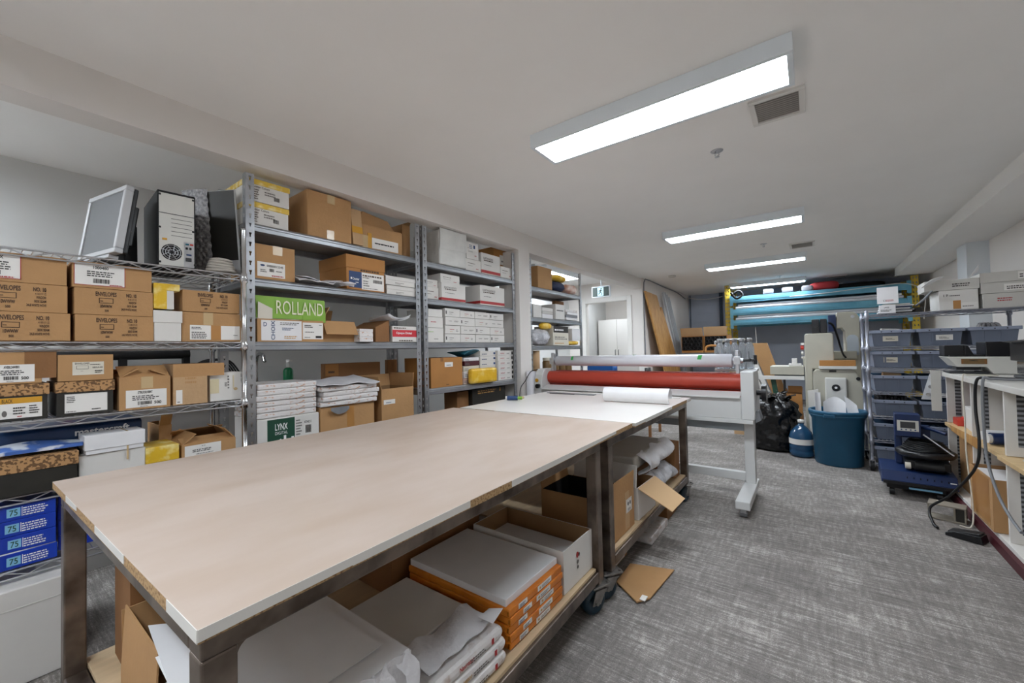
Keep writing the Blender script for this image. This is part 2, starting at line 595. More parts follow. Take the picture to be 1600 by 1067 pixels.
FRONT = ((1,0,0), (0,0,1))
def carton(name, label, cat, loc, rz, w, d, h, m='kraft', group=None, hollow=False, flaps=(), lid=None,
           tape=None, prints=(), labels=(), side_prints=(), bev=0.002, inner=None, flap_mat=None, tape_mat='tape_clear', fill=None):
    """A box: front face at local y=0 looking to -y, origin at its front left lower corner."""
    t = T(name, label, cat, (loc[0], loc[1], loc[2] + 0.0012), rz, group)
    b = B()
    if hollow:
        k = 0.005
        im = 1
        b.add([(0,0,0),(w,0,0),(w,d,0),(0,d,0),(0,0,h),(w,0,h),(w,d,h),(0,d,h),
               (k,k,h),(w-k,k,h),(w-k,d-k,h),(k,d-k,h),(k,k,k),(w-k,k,k),(w-k,d-k,k),(k,d-k,k)],
              [(0,3,2,1),(0,1,5,4),(1,2,6,5),(2,3,7,6),(3,0,4,7),(4,5,9,8),(5,6,10,9),(6,7,11,10),(7,4,8,11)])
        b.add([(k,k,h),(w-k,k,h),(w-k,d-k,h),(k,d-k,h),(k,k,k),(w-k,k,k),(w-k,d-k,k),(k,d-k,k)],
              [(0,1,5,4),(1,2,6,5),(2,3,7,6),(3,0,4,7),(4,5,6,7)], 1)
        b.build('body', [m, inner or 'kraft_inside'], t)
        if fill:
            f = B()
            f.box(k*2, w-k*2, k*2, d-k*2, k*1.5, h*fill[1])
            f.build(fill[2] if len(fill) > 2 else 'contents', fill[0], t, bevel=0.003)
    else:
        hb = h - 0.004 if lid else h
        b.box(0, w, 0, d, 0, hb)
        b.build('body', m, t, bevel=bev)
    if lid:
        lh, lm = lid
        e = 0.004
        q = B()
        q.box(-e, w+e, -e, d+e, h-lh, h)
        q.build('lid', lm, t, bevel=bev)
    for side, ang, ln in flaps:
        q = B()
        th = 0.004
        a = math.radians(ang)
        if side in 'fb':
            s = -1 if side == 'f' else 1
            y = 0.002 if side == 'f' else d - 0.002
            q.X = Matrix.Translation((0, y, h)) @ Matrix.Rotation(-s * a, 4, 'X')
            q.box(0.003, w-0.003, -th/2, th/2, 0, ln)
        else:
            s = -1 if side == 'l' else 1
            x = 0.002 if side == 'l' else w - 0.002
            q.X = Matrix.Translation((x, 0, h)) @ Matrix.Rotation(s * a, 4, 'Y')
            q.box(-th/2, th/2, 0.003, d-0.003, 0, ln)
        q.build('flap', flap_mat or m, t)
    if tape:
        c, tw, drop = tape
        q = B()
        q.box(c-tw/2, c+tw/2, -0.0006, 0.002, h-drop, h+0.0004)
        if not hollow:
            q.box(c-tw/2, c+tw/2, 0, d, h-0.001, h+0.0006)
        q.build('tape', tape_mat, t)
    off = 0.0045 if lid else 0.0
    if prints:
        graphics(t, (0, -0.0002, 0), (1,0,0), (0,0,1), w, h, prints)
    if side_prints:
        graphics(t, (-0.0002, d, 0), (0,-1,0), (0,0,1), d, h, side_prints)
    for L in labels:
        x, z, lw, lh, items = L[:5]
        lm = L[5] if len(L) > 5 else 'label'
        sticker(t, (x*w, -0.0005 - (off if z + lh > 1 else 0), z*h), (1,0,0), (0,0,1), lw*w, lh*h, items, lm)
    return t

def left_box(name, label, cat, y0, y1, zt, zb, d, X=-2.37, tilt=0.0, **k):
    """A box on the shelving along the left side: its front looks into the room (+x)."""
    return carton(name, label, cat, (X, y0, zb), 90 + tilt, y1 - y0, d, zt - zb, **k)

def front_box(name, label, cat, x0, x1, zt, zb, d, Y, tilt=0.0, **k):
    return carton(name, label, cat, (x0, Y, zb), tilt, x1 - x0, d, zt - zb, **k)

# ---------------------------------------------------------------- camera
cam_data = bpy.data.cameras.new('camera')
cam_data.sensor_width = 36.0
cam_data.lens = 635 / 1600 * 36.0
cam_data.clip_start = 0.02
cam = bpy.data.objects.new('camera', cam_data)
COL.objects.link(cam)
yaw, pitch, roll = math.radians(36.4), math.radians(1.2), math.radians(-1.25)
w_ = Vector((-math.sin(yaw)*math.cos(pitch), math.cos(yaw)*math.cos(pitch), math.sin(pitch)))
r_ = Vector((math.cos(yaw), math.sin(yaw), 0))
u_ = r_.cross(w_)
r2 = r_*math.cos(roll) + u_*math.sin(roll)
u2 = -r_*math.sin(roll) + u_*math.cos(roll)
cam.matrix_world = Matrix(((r2.x, u2.x, -w_.x, 0), (r2.y, u2.y, -w_.y, 0), (r2.z, u2.z, -w_.z, 1.15), (0, 0, 0, 1)))
scene.camera = cam

scene.view_settings.view_transform = 'Standard'
scene.view_settings.look = 'None'
scene.view_settings.gamma = 1.0
scene.view_settings.use_curve_mapping = False
scene.view_settings.exposure = EXPOSURE = 1.2
world = bpy.data.worlds.new('world')
scene.world = world
world.use_nodes = True
world.node_tree.nodes['Background'].inputs['Color'].default_value = (0.6, 0.65, 0.7, 1)
world.node_tree.nodes['Background'].inputs['Strength'].default_value = 0.05
scene.cycles.max_bounces = 10
scene.cycles.diffuse_bounces = 6

# ---------------------------------------------------------------- the room
CE = 2.35
YB = 10.3
YF = -1.6
XL, XR = -3.77, 1.57
def wall(name, boxes, m):
    b = B()
    for q in boxes:
        b.box(*q)
    return structure(b.build(name, m))
wall('floor', [(XL-0.1, XR+0.1, YF-0.1, YB+0.1, -0.06, 0)], 'carpet')
wall('ceiling', [(XL-0.1, XR+0.1, YF-0.1, YB+0.1, CE, CE+0.06)], 'ceiling')
wall('wall_left', [(XL-0.1, XL, YF, YB, 0, CE)], 'alcove_wall')
wall('wall_right', [(XR, XR+0.1, YF, YB, 0, CE)], 'wall')
wall('wall_front', [(XL, XR, YF-0.1, YF, 0, CE)], 'wall')
# far wall of grey lapped boards
b = B()
b.box(XL, XR, YB+0.02, YB+0.1, 0, CE)
z = 0.0
while z < CE:
    h = min(0.19, CE - z)
    b.hexa([(XL,YB-0.014,z),(XR,YB-0.014,z),(XR,YB+0.02,z),(XL,YB+0.02,z),(XL,YB,z+h),(XR,YB,z+h),(XR,YB+0.02,z+h),(XL,YB+0.02,z+h)])
    z += 0.19
structure(b.build('wall_back', 'siding'))
# partition with the doorway, and the wall that runs on beside the far bay
wall('wall_partition', [(XL, -3.42, 7.0, 7.1, 0, CE), (-2.6, -2.33, 7.0, 7.1, 0, CE), (-3.42, -2.6, 7.0, 7.1, 2.0, CE),
                        (-2.43, -2.33, 7.1, YB-0.02, 0, CE)], 'wall')
wall('wall_cupboard', [(XL, -2.43, 8.75, 8.82, 0, CE)], 'wall')
d = B()
d.box(-3.49, -3.41, 6.975, 7.0, 0, 2.07)
d.box(-2.61, -2.53, 6.975, 7.0, 0, 2.07)
d.box(-3.41, -2.61, 6.975, 7.0, 1.99, 2.07)
d.box(-3.42, -3.405, 7.0, 7.1, 0, 2.0)
d.box(-2.615, -2.6, 7.0, 7.1, 0, 2.0)
d.box(-3.405, -2.615, 7.0, 7.1, 1.985, 2.0)
structure(d.build('door_1', 'trim_white', bevel=0.004))
# dropped beam over the shelving, its column, the boxed soffit and pier on the right
wall('trim_1', [(-2.51, -2.36, YF, 7.0, 2.165, CE)], 'wall')
wall('trim_2', [(-2.62, -2.36, 3.345, 3.54, 0, 2.165)], 'wall')
wall('trim_3', [(1.13, XR, YF, 9.1, 2.225, CE)], 'ceiling')
wall('trim_4', [(1.40, XR, 6.578, 6.935, 0, 2.225)], 'soffit_blue')
b = B()
b.box(-2.33, -2.318, 7.0, YB-0.02, 0, 0.1)
structure(b.build('baseboard_left', 'trim_white'))

# ---------------------------------------------------------------- ceiling fittings
def ceiling_light(label, x0, x1, y0, y1, dz=0.075):
    t = T('ceiling_light', label, 'ceiling light', ((x0+x1)/2, (y0+y1)/2, CE), 0, 'surface mounted ceiling lights')
    a, c = (x1-x0)/2, (y1-y0)/2
    f = 0.022
    b = B()
    b.box(-a, a, -c, -c+f, -dz, 0); b.box(-a, a, c-f, c, -dz, 0)
    b.box(-a, -a+f, -c+f, c-f, -dz, 0); b.box(a-f, a, -c+f, c-f, -dz, 0)
    b.build('housing', 'lamp_housing', t, bevel=0.002)
    b = B()
    b.box(-a+f, a-f, -c+f, c-f, -dz+0.008, -dz+0.014)
    b.build('diffuser', 'lamp', t)
    return t
ceiling_light('large bright panel light nearest the camera, beside the square air vent', -1.235, -0.025, 1.885, 2.15)
ceiling_light('second panel light from the camera, in front of the small sprinkler head', -1.23, -0.02, 4.36, 4.64)
ceiling_light('third panel light from the camera, beyond the rectangular vent', -1.24, -0.02, 6.5, 6.78)
ceiling_light('farthest panel light, just in front of the blue pallet rack', -1.27, -0.05, 8.9, 9.15)
ceiling_light('added unseen panel light behind the photographer over the front of the room', -1.23, -0.02, -0.75, -0.45)  # unseen fixture, added to light the near end of the room
ceiling_light('panel light over the side aisle above the far shelving', -3.40, -2.98, 4.9, 5.95)
ceiling_light('added panel light in the side aisle, out of view left of the wire rack', -3.35, -2.97, -1.4, -0.45)  # added out of view to brighten the aisle wall and ceiling
ceiling_light('added unseen panel light in the cupboard room beyond the doorway', -3.35, -3.0, 7.45, 7.8)  # no fixture visible here; added so the cupboard room is lit

def air_vent(label, x, y, w, d, n):
    t = T('air_vent', label, 'vent', (x, y, CE), 0, 'ceiling air vents')
    b = B()
    f = 0.025
    b.box(-w/2, w/2, -d/2, -d/2+f, -0.012, 0); b.box(-w/2, w/2, d/2-f, d/2, -0.012, 0)
    b.box(-w/2, -w/2+f, -d/2+f, d/2-f, -0.012, 0); b.box(w/2-f, w/2, -d/2+f, d/2-f, -0.012, 0)
    b.build('frame', 'trim_white', t, bevel=0.002)
    b = B(); b.box(-w/2+f, w/2-f, -d/2+f, d/2-f, -0.003, -0.001); b.build('backing', 'vent_dark', t)
    b = B()
    for i in range(n):
        y0 = -d/2 + f + (d - 2*f) * (i + 0.5) / n
        b.hexa([(-w/2+f, y0-0.009, -0.010), (w/2-f, y0-0.009, -0.010), (w/2-f, y0-0.007, -0.010), (-w/2+f, y0-0.007, -0.010),
                (-w/2+f, y0+0.004, -0.006), (w/2-f, y0+0.004, -0.006), (w/2-f, y0+0.006, -0.006), (-w/2+f, y0+0.006, -0.006)])
    b.build('louvre', 'vent_white', t)
air_vent('square white exhaust vent beside the nearest ceiling light', -0.105, 2.44, 0.23, 0.27, 11)
air_vent('small rectangular vent between the second and third ceiling lights', *(-0.06,6.039,2.35)[:2], 0.25, 0.3, 9)
air_vent('faint flat vent near the far end of the ceiling by the pallet rack', *(0.386,9.383,2.35)[:2], 0.3, 0.2, 7)
def sprinkler(label, x, y):
    t = T('sprinkler_head', label, 'sprinkler', (x, y, CE), 0, 'ceiling sprinkler heads')
    b = B(); b.lathe([(0.036, 0), (0.034, -0.003), (0.012, -0.006)], n=20); b.build('escutcheon', 'chrome_rough', t)
    b = B(); b.cyl((0,0,-0.004), (0,0,-0.016), 0.008, n=10); b.tube([(-0.008,0,-0.014),(-0.012,0,-0.026),(0,0,-0.036)], 0.0022, 6); b.tube([(0.008,0,-0.014),(0.012,0,-0.026),(0,0,-0.036)], 0.0022, 6)
    b.build('yoke', 'chrome_rough', t)
    b = B(); b.lathe([(0.0, -0.036), (0.013, -0.037), (0.014, -0.038), (0.0, -0.039)], n=16); b.build('deflector', 'chrome_rough', t)
sprinkler('chrome sprinkler head between the two nearest ceiling lights', *(-0.436,2.765,2.35)[:2])
sprinkler('chrome sprinkler head between the second and third ceiling lights', *(-0.428,5.679,2.35)[:2])
sprinkler('tiny chrome sprinkler head by the farthest ceiling light', *(-0.421,8.538,2.35)[:2])
b = B(); b.lathe([(0.0,-0.028),(0.04,-0.028),(0.058,-0.02),(0.062,0)], n=24)
tag(b.build('smoke_detector', 'vent_white', loc=(-1.877,7.17,2.35)), 'round white smoke detector on the ceiling near the far left wall', 'smoke detector')

t = T('exit_sign', 'dark green exit sign with a pale running figure, hung by the doorway', 'exit sign', (-2.653,6.0,2.128), 0)
ex = t
b = B(); b.box(-0.15, 0.15, -0.02, 0.03, -0.175, -0.005); b.build('housing', 'lamp_housing', t, bevel=0.004)
b = B(); b.box(-0.137, 0.137, -0.024, -0.02, -0.163, -0.017); f_ = b.build('face', 'exit_green', t)
b = B(); b.box(-0.05, 0.05, -0.026, -0.024, -0.155, -0.025); pan = b.build('pictogram', 'exit_lit', t)
b = B()
b.add([(0.012+0.012*math.cos(i*PI/6), -0.0265, -0.045+0.012*math.sin(i*PI/6)) for i in range(12)], [tuple(range(12))])
for p, q, w in (((0.008,-0.06),(-0.006,-0.098),0.02), ((-0.006,-0.098),(0.02,-0.115),0.012), ((0.02,-0.115),(0.016,-0.145),0.011),
                ((-0.006,-0.098),(-0.018,-0.12),0.012), ((-0.018,-0.12),(-0.04,-0.125),0.011), ((0.008,-0.062),(0.03,-0.08),0.009), ((0.006,-0.062),(-0.022,-0.072),0.009), ((-0.022,-0.072),(-0.026,-0.09),0.009)):
    b.bar((p[0],-0.0268,p[1]), (q[0],-0.0268,q[1]), 0.001, w, up=(0,0,1)) if abs(p[0]-q[0]) > abs(p[1]-q[1]) else b.bar((p[0],-0.0268,p[1]), (q[0],-0.0268,q[1]), w, 0.001, up=(0,1,0))
b.build('running_figure', 'exit_green', pan)
b = B(); b.cyl((0,0.005,-0.006), (0,0.005,CE-ex.location.z), 0.008, n=10); b.build('hanger', 'lamp_housing', t)

# cupboard seen through the doorway
t = T('storage_cupboard', 'tall white double door cupboard seen through the doorway', 'cupboard', (-3.72, 8.2, 0))
b = B(); b.box(0, 0.84, 0.02, 0.5, 0, 1.75); b.build('body', 'trim_white', t, bevel=0.003)
for i in (0, 1):
    b = B(); b.box(0.42*i+0.003, 0.42*i+0.417, 0, 0.02, 0.05, 1.745); dd = b.build('door', 'trim_white', t, bevel=0.002)
    hx = 0.385 if i == 0 else 0.455
    b = B(); b.tube([(hx,0,0.98),(hx,-0.025,0.985),(hx,-0.025,1.1),(hx,0,1.105)], 0.006, 8); b.build('handle', 'dark_grey', dd)
b = B()
for i in range(5):
    b.tube(spline([(0.03*i, 0.02*math.sin(i*2), 0), (0.03*i+0.015, 0.03, 0.8), (0.03*i-0.01, -0.02, 1.5), (0.03*i+0.01, 0.0, 2.0)], 6), 0.022, 8)
tag(b.build('pipe_bundle', 'foil', loc=(-2.82, 8.4, 0)), 'bundle of dark foil wrapped pipes beside the white cupboard', 'pipes')
# ---------------------------------------------------------------- shelving
KEY = [(-.003,-.014),(.003,-.014),(.003,-.002),(.0065,.003),(.0065,.010),(-.0065,.010),(-.0065,.003),(-.003,-.002)]
BOXY = [(-.005,-.009),(.005,-.009),(.005,.009),(-.005,.009)]
def upright(t, x, y, h, sy, m='galv'):
    """A slotted steel angle post; sy is the way its front flange runs."""
    b = B()
    b.perforated(lambda u, v: (x, y + sy*u, v), .042, h, .05, KEY)
    b.perforated(lambda u, v: (x - u, y, v), .038, h, .05, BOXY)
    return b.build('upright', m, t, weld=True, solid=.0018)

def steel_shelving(label, y0, y1, levels, depth=0.41, X=-2.40, h=2.13):
    t = T('storage_shelving', label, 'shelving unit', (0, 0, 0), 0, 'grey boltless steel shelving')
    for x in (X, X-depth):
        for y, sy in ((y0, 1), (y1, -1)):
            xx = x if x == X else x + 0.04
            upright(t, xx, y, h, sy)
    for z in levels:
        b = B()
        # rolled front and rear beams with a stepped face, side beams
        for xa, sg in ((X-0.004, 1), (X-depth+0.004, -1)):
            pr = [(xa-sg*0.034, z-0.002), (xa-sg*0.010, z-0.002), (xa-sg*0.004, z-0.010), (xa-sg*0.004, z-0.018), (xa+sg*0.004, z-0.024), (xa+sg*0.004, z-0.044), (xa-sg*0.006, z-0.047), (xa-sg*0.034, z-0.047)]
            b.prism(pr, y0+0.003, y1-0.003, 'y')
        b.box(X-depth+0.04, X-0.04, y0+0.003, y0+0.02, z-0.045, z-0.006)
        b.box(X-depth+0.04, X-0.04, y1-0.02, y1-0.003, z-0.045, z-0.006)
        o = b.build('shelf', 'galv_shelf', t)
        b = B(); b.box(X-depth+0.012, X-0.014, y0+0.006, y1-0.006, z-0.012, z); b.build('board', 'shelf_board', o)
    return t
SA = [0.10, 0.61, 1.225, 1.57, 1.868]
SB = [0.10, 0.48, 0.86, 1.225, 1.57, 1.862]
SC3 = [0.10, 0.45, 0.86, 1.19, 1.50, 1.835]
steel_shelving('grey slotted steel shelving standing beside the chrome wire rack, holding reams', 0.895, 2.085, SA)
steel_shelving('grey slotted steel shelving with rows of white boxes, next to the column', 2.115, 3.325, SB)
steel_shelving('grey slotted steel shelving behind the laminator, beyond the column', 3.585, 4.80, SC3)

def wire_rack(name, label, x0, x1, y0, y1, levels, h, long_axis, post='chrome', group='chrome wire racks', casters=False, wire='chrome_rough', rim=0.03):
    t = T(name, label, 'wire shelving', (0, 0, 0), 0, group)
    zb = 0.10 if casters else 0.0
    for x in (x0, x1):
        for y in (y0, y1):
            pr = [(0.0127, zb)]
            for z in sorted(levels):
                pr += [(0.0127, z-0.045), (0.019, z-0.04), (0.017, z+0.005), (0.0127, z+0.008)]
            pr += [(0.0127, h), (0.013, h+0.012), (0.0, h+0.014)]
            b = B(); b.lathe(pr, (x, y, 0), 14)
            p = b.build('post', post, t)
            if casters:
                c = B()
                c.cyl((x-0.013, y, 0.042), (x+0.013, y, 0.042), 0.042, n=18)
                w = c.build('caster_wheel', 'black_rubber', p)
                c = B()
                c.box(x-0.02, x-0.016, y-0.02, y+0.02, 0.04, 0.095); c.box(x+0.016, x+0.02, y-0.02, y+0.02, 0.04, 0.095); c.box(x-0.02, x+0.02, y-0.022, y+0.022, 0.092, 0.1)
                c.build('caster_fork', 'chrome_rough', p)
    for z in levels:
        b = B()
        r = 0.0038
        for zz in (z - 0.004, z - rim):
            b.tube([(x0,y0,zz),(x1,y0,zz)], r, 6); b.tube([(x0,y1,zz),(x1,y1,zz)], r, 6)
            b.tube([(x0,y0,zz),(x0,y1,zz)], r, 6); b.tube([(x1,y0,zz),(x1,y1,zz)], r, 6)
        if long_axis == 'y':
            n = int((y1-y0) / 0.055)
            for x in (x0, x1):
                b.tube([(x, y0 + (y1-y0)*i/n, z - (0.006 if i % 2 else rim-0.002)) for i in range(n+1)], 0.0028, 5)
            m = int((x1-x0) / 0.05)
            for y in (y0, y1):
                b.tube([(x0 + (x1-x0)*i/m, y, z - (0.006 if i % 2 else rim-0.002)) for i in range(m+1)], 0.0028, 5)
            k = int((y1-y0) / 0.026)
            for i in range(1, k):
                y = y0 + (y1-y0)*i/k
                b.tube([(x0,y,z-0.002),(x1,y,z-0.002)], 0.0019, 4)
            for x in (x0+(x1-x0)*0.33, x0+(x1-x0)*0.67):
                b.tube([(x,y0,z-0.007),(x,y1,z-0.007)], r, 5)
        else:
            n = int((x1-x0) / 0.055)
            for y in (y0, y1):
                b.tube([(x0 + (x1-x0)*i/n, y, z - (0.006 if i % 2 else rim-0.002)) for i in range(n+1)], 0.0028, 5)
            m = int((y1-y0) / 0.05)
            for x in (x0, x1):
                b.tube([(x, y0 + (y1-y0)*i/m, z - (0.006 if i % 2 else rim-0.002)) for i in range(m+1)], 0.0028, 5)
            k = int((x1-x0) / 0.026)
            for i in range(1, k):
                x = x0 + (x1-x0)*i/k
                b.tube([(x,y0,z-0.002),(x,y1,z-0.002)], 0.0019, 4)
            for y in (y0+(y1-y0)*0.33, y0+(y1-y0)*0.67):
                b.tube([(x0,y,z-0.007),(x1,y,z-0.007)], r, 5)
        b.build('wire_shelf', wire, t)
    return t
WL = [0.39, 0.655, 0.925, 1.222, 1.57]
wire_rack('wire_rack', 'chrome wire rack at the left edge, full of envelope cartons', -2.81, -2.36, -0.62, 0.868, WL, 1.80, 'y')

# ---------------------------------------------------------------- the two work tables
def caster(t, x, y, z0, ang):
    """A swivel caster under a table leg: plate, fork, dark blue wheel."""
    b = B()
    b.X = Matrix.Translation((x, y, 0)) @ Matrix.Rotation(math.radians(ang), 4, 'Z')
    b.box(-0.05, 0.05, -0.042, 0.042, z0-0.008, z0)
    for sx in (-0.038, 0.038):
        for sy in (-0.03, 0.03):
            b.cyl((sx, sy, z0), (sx, sy, z0+0.007), 0.007, n=6)
    b.lathe([(0.03, z0-0.022), (0.034, z0-0.008)], n=16)
    b.box(-0.03, 0.03, -0.036, 0.036, z0-0.028, z0-0.02)
    for s in (-1, 1):
        b.hexa([(0.005,s*0.032-0.002,0.045),(0.05,s*0.032-0.002,0.045),(0.05,s*0.032+0.002,0.045),(0.005,s*0.032+0.002,0.045),
                (-0.03,s*0.032-0.002,z0-0.02),(0.03,s*0.032-0.002,z0-0.02),(0.03,s*0.032+0.002,z0-0.02),(-0.03,s*0.032+0.002,z0-0.02)])
    b.cyl((0.028, -0.042, 0.056), (0.028, 0.042, 0.056), 0.009, n=10)
    o = b.build('caster', 'caster_steel', t, bevel=0.001)
    w = B()
    w.X = Matrix.Translation((x, y, 0)) @ Matrix.Rotation(math.radians(ang), 4, 'Z') @ Matrix.Translation((0.028, 0, 0.0585)) @ Matrix.Rotation(PI/2, 4, 'X')
    w.lathe([(0.0, -0.022), (0.03, -0.022), (0.034, -0.026), (0.05, -0.026), (0.0575, -0.019), (0.0575, 0.019), (0.05, 0.026), (0.034, 0.026), (0.03, 0.022), (0.0, 0.022)], n=32)
    w.build('wheel', 'caster_blue', o)

mat('caster_blue', '#16303E', 0.28)
mat('caster_steel', '#8E8A86', 0.35, metal=0.8, vary=0.2, scale=20)

def work_table(label, loc, rz, w, L, top, frame_y0, frame_y1, top_y0, top_y1, edge_seed, shelf_z=0.195, angs=(200, 160, 20, 340), zt=0.7635):
    """Steel tube frame on casters with a laminated board; origin at the near right corner of the frame on the floor."""
    t = T('work_table', label, 'work table', loc, rz, 'steel framed work tables')
    b = B(); b.box(-w, 0, top_y0, top_y1, zt-0.021, zt-0.0015); tb = b.build('tabletop', 'chipboard', t)
    b = B(); b.box(-w, 0, top_y0, top_y1, zt-0.0015, zt); b.build('laminate_sheet', top, tb, bevel=0.0006)
    # edging strips, broken away in places so the chipboard shows
    r = random.Random(edge_seed)
    def strip(p0, p1, nrm, bare):
        p0, p1, nrm = Vector(p0), Vector(p1), Vector(nrm)
        q = 0.0
        while q < 1:
            ln = r.uniform(0.10, 0.24)
            e = min(1, q + ln)
            if not any(lo < (q + e) / 2 < hi for lo, hi in bare):
                a, c = p0.lerp(p1, q), p0.lerp(p1, e)
                lo = r.uniform(0.001, 0.006)
                lo2 = lo + r.uniform(-0.001, 0.007)
                z = Vector((0, 0, 1))
                pts = [a + z*lo, c + z*lo2, c + z*0.0215, a + z*0.0215]
                b = B(); b.add(pts + [p + nrm*0.0012 for p in pts], [(3,2,1,0),(4,5,6,7),(0,1,5,4),(1,2,6,5),(2,3,7,6),(3,0,4,7)]); b.build('edge_strip', 'edge_band', tb)
            q = e
    strip((0, top_y0, zt-0.0215), (0, top_y1, zt-0.0215), (1,0,0), [(0.28,0.42),(0.55,0.66),(0.8,0.94)])
    strip((-w, top_y0, zt-0.0215), (0, top_y0, zt-0.0215), (0,-1,0), [(0.08,0.2),(0.38,0.5),(0.7,0.82)])
    k = 0.05
    zr = zt - 0.021
    xl, xr = -w + 0.05, -0.028
    def tubebox(x0, x1, y0, y1, z0, z1, name):
        q = B(); q.box(x0, x1, y0, y1, z0, z1); return q.build(name, 'raw_steel', t, bevel=0.004)
    for x in (xl, xr - k):
        for y in (frame_y0, frame_y1 - k):
            tubebox(x, x+k, y, y+k, 0.125, zr-0.045, 'leg')
    tubebox(xr-k, xr, frame_y0, frame_y1, zr-0.046, zr, 'rail')
    tubebox(xl, xl+k, frame_y0, frame_y1, zr-0.046, zr, 'rail')
    tubebox(xl+k, xr-k, frame_y0, frame_y0+k, zr-0.046, zr, 'rail')
    tubebox(xl+k, xr-k, frame_y1-k, frame_y1, zr-0.046, zr, 'rail')
    # gusset fillets in the top corners
    q = B()
    for x in (xl, xr-k):
        for y, s in ((frame_y0+k, 1), (frame_y1-k, -1)):
            pr = [(y, zr-0.046), (y+s*0.022, zr-0.046)] + [(y + s*0.022*(1-math.sin(a*PI/12)), zr-0.046-0.022*(1-math.cos(a*PI/12))) for a in range(1, 7)]
            q.prism(pr, x+0.006, x+k-0.006, 'x')
    q.build('gusset', 'raw_steel', t)
    z1 = shelf_z - 0.012
    tubebox(xr-k, xr, frame_y0+k, frame_y1-k, z1-0.045, z1, 'lower_rail')
    tubebox(xl, xl+k, frame_y0+k, frame_y1-k, z1-0.045, z1, 'lower_rail')
    tubebox(xl+k, xr-k, frame_y0, frame_y0+k, z1-0.045, z1, 'lower_rail')
    tubebox(xl+k, xr-k, frame_y1-k, frame_y1, z1-0.045, z1, 'lower_rail')
    q = B(); q.box(xl+0.004, xr-0.012, frame_y0+k+0.002, frame_y1-k-0.002, z1, shelf_z); q.build('lower_shelf', 'plywood', t, bevel=0.001)
    for (x, y), a in zip(((xr-k/2, frame_y0+k/2), (xr-k/2, frame_y1-k/2), (xl+k/2, frame_y0+k/2), (xl+k/2, frame_y1-k/2)), angs):
        caster(t, x, y, 0.125, a)
    return t
work_table('large near work table with a worn beige laminate top and chipped edges', (-0.711, 0.2, 0), 1.2, 1.243, 1.83, 'laminate', 0.012, 1.49, 0.0, 1.835, 3, angs=(235, 245, 20, 250))
work_table('far work table with a clean white top, pushed against the near table', (-0.737, 1.765, 0), 0.3, 1.225, 1.6, 'laminate_white', 0.0, 1.485, 0.285, 1.49, 8, angs=(235, 260, 20, 250), zt=0.7615)
mat('tape_stain', '#D9CDAA', 0.5)
mat('blue_pack', '#4A6FB8', 0.4, hex2='#DDE2EC', scale=12, lo=0.42, hi=0.5)
# ---------------------------------------------------------------- chrome wire rack: cartons of envelopes
def env_prints(bold=True):
    k = 'ink_brown'
    return [('t','ENVELOPES',.25,.72,.26,.17,k,.03), ('o',.29,.45,.18,.2,k,.0022), ('l',.305,.52,.05,.06,1,k), ('t','10WWW',.305,.27,.15,.13,k,.03), ('t','500',.36,.12,.05,.09,k,.02),
            ('t','NO. 10',.635,.73,.135,.15,k,.03), ('t','4 1/8 X 9 1/2',.655,.61,.115,.08,k,.01), ('t','WINDOW',.665,.47,.105,.1,k,.02), ('t','SIDE SEAM',.645,.34,.125,.09,k,.02), ('t','24LB WHITE WOVE',.565,.2,.205,.09,k,.02)]
def env_label(top, big=None, red=False):
    it = [('t',top,.28,.78,.36,.15,'ink',.02), ('l',.15,.42,.7,.3,3,'ink'), ('b',.28,.14,.34,.2), ('l',.34,.04,.22,.06,1)]
    if big:
        it.append(('t',big,.68,.14,.18,.17,'ink',.02))
    if red:
        it += [('o',.0,.0,1,1,'ink_red',.002), ('l',.66,.05,.3,.08,1,'ink_red'), ('l',.02,.05,.2,.05,1)]
    return it
WX = -2.37
z2, z3, z4, z5 = 1.223, 0.926, 0.656, 0.391
# second tier, three boxes high in two columns
y0, y1, zt = 0.27,0.512,1.327
w = y1 - y0
def env_carton(label, y0, zb, h, tilt=0.0, m='kraft'):
    return carton('envelope_carton', label, 'carton', (WX, y0, zb), 90 + tilt, w, 0.27, h, m, 'printed envelope cartons', tape=None, prints=env_prints())
h1 = 0.108
env_carton('brown ENVELOPES carton, bottom of the right stack, second rack tier', y0, z2, h1)
env_carton('brown ENVELOPES carton at the left frame edge, bottom of its stack', y0 - w - 0.012, z2, h1)
env_carton('brown ENVELOPES carton in the middle of the right stack on the wire rack', y0 - 0.002, z2 + h1 + .001, h1)
env_carton('brown ENVELOPES carton at the left frame edge, middle of its stack', y0 - w - 0.02, z2 + h1 + .001, h1)
left_box('labelled_carton', 'brown carton with a red bordered label reading 1000480, top of the right stack', 'carton', y0-0.008, y1-0.006, z2+2*h1+.108, z2+2*h1+.002, .27,
         labels=[(.02,.1,.62,.85,[('o',0,0,1,1,'ink_red',.002),('t','1000480',.36,.76,.3,.14,'ink',.02),('l',.24,.42,.56,.28,3,'ink'),('b',.36,.12,.32,.2),('l',.68,.04,.3,.08,1,'ink_red')])], group='cartons with red bordered labels')
left_box('labelled_carton', 'brown carton with a red bordered label reading 65FSCX at the left frame edge', 'carton', y0-w-0.022, y0-0.022, z2+2*h1+.11, z2+2*h1+.002, .27,
         labels=[(.02,.1,.5,.85,[('o',0,0,1,1,'ink_red',.002),('t','65FSCX',.3,.78,.36,.14,'ink',.02),('l',.2,.36,.7,.36,4,'ink'),('b',.3,.14,.32,.17),('l',.5,.04,.46,.09,1,'ink_red')])], group='cartons with red bordered labels')
t = left_box('gift_box', 'white box half wrapped in crinkled yellow paper, on the wire rack', 'box', 0.514,0.585,1.488, z2+.147, .2, m='white_card', bev=.003)
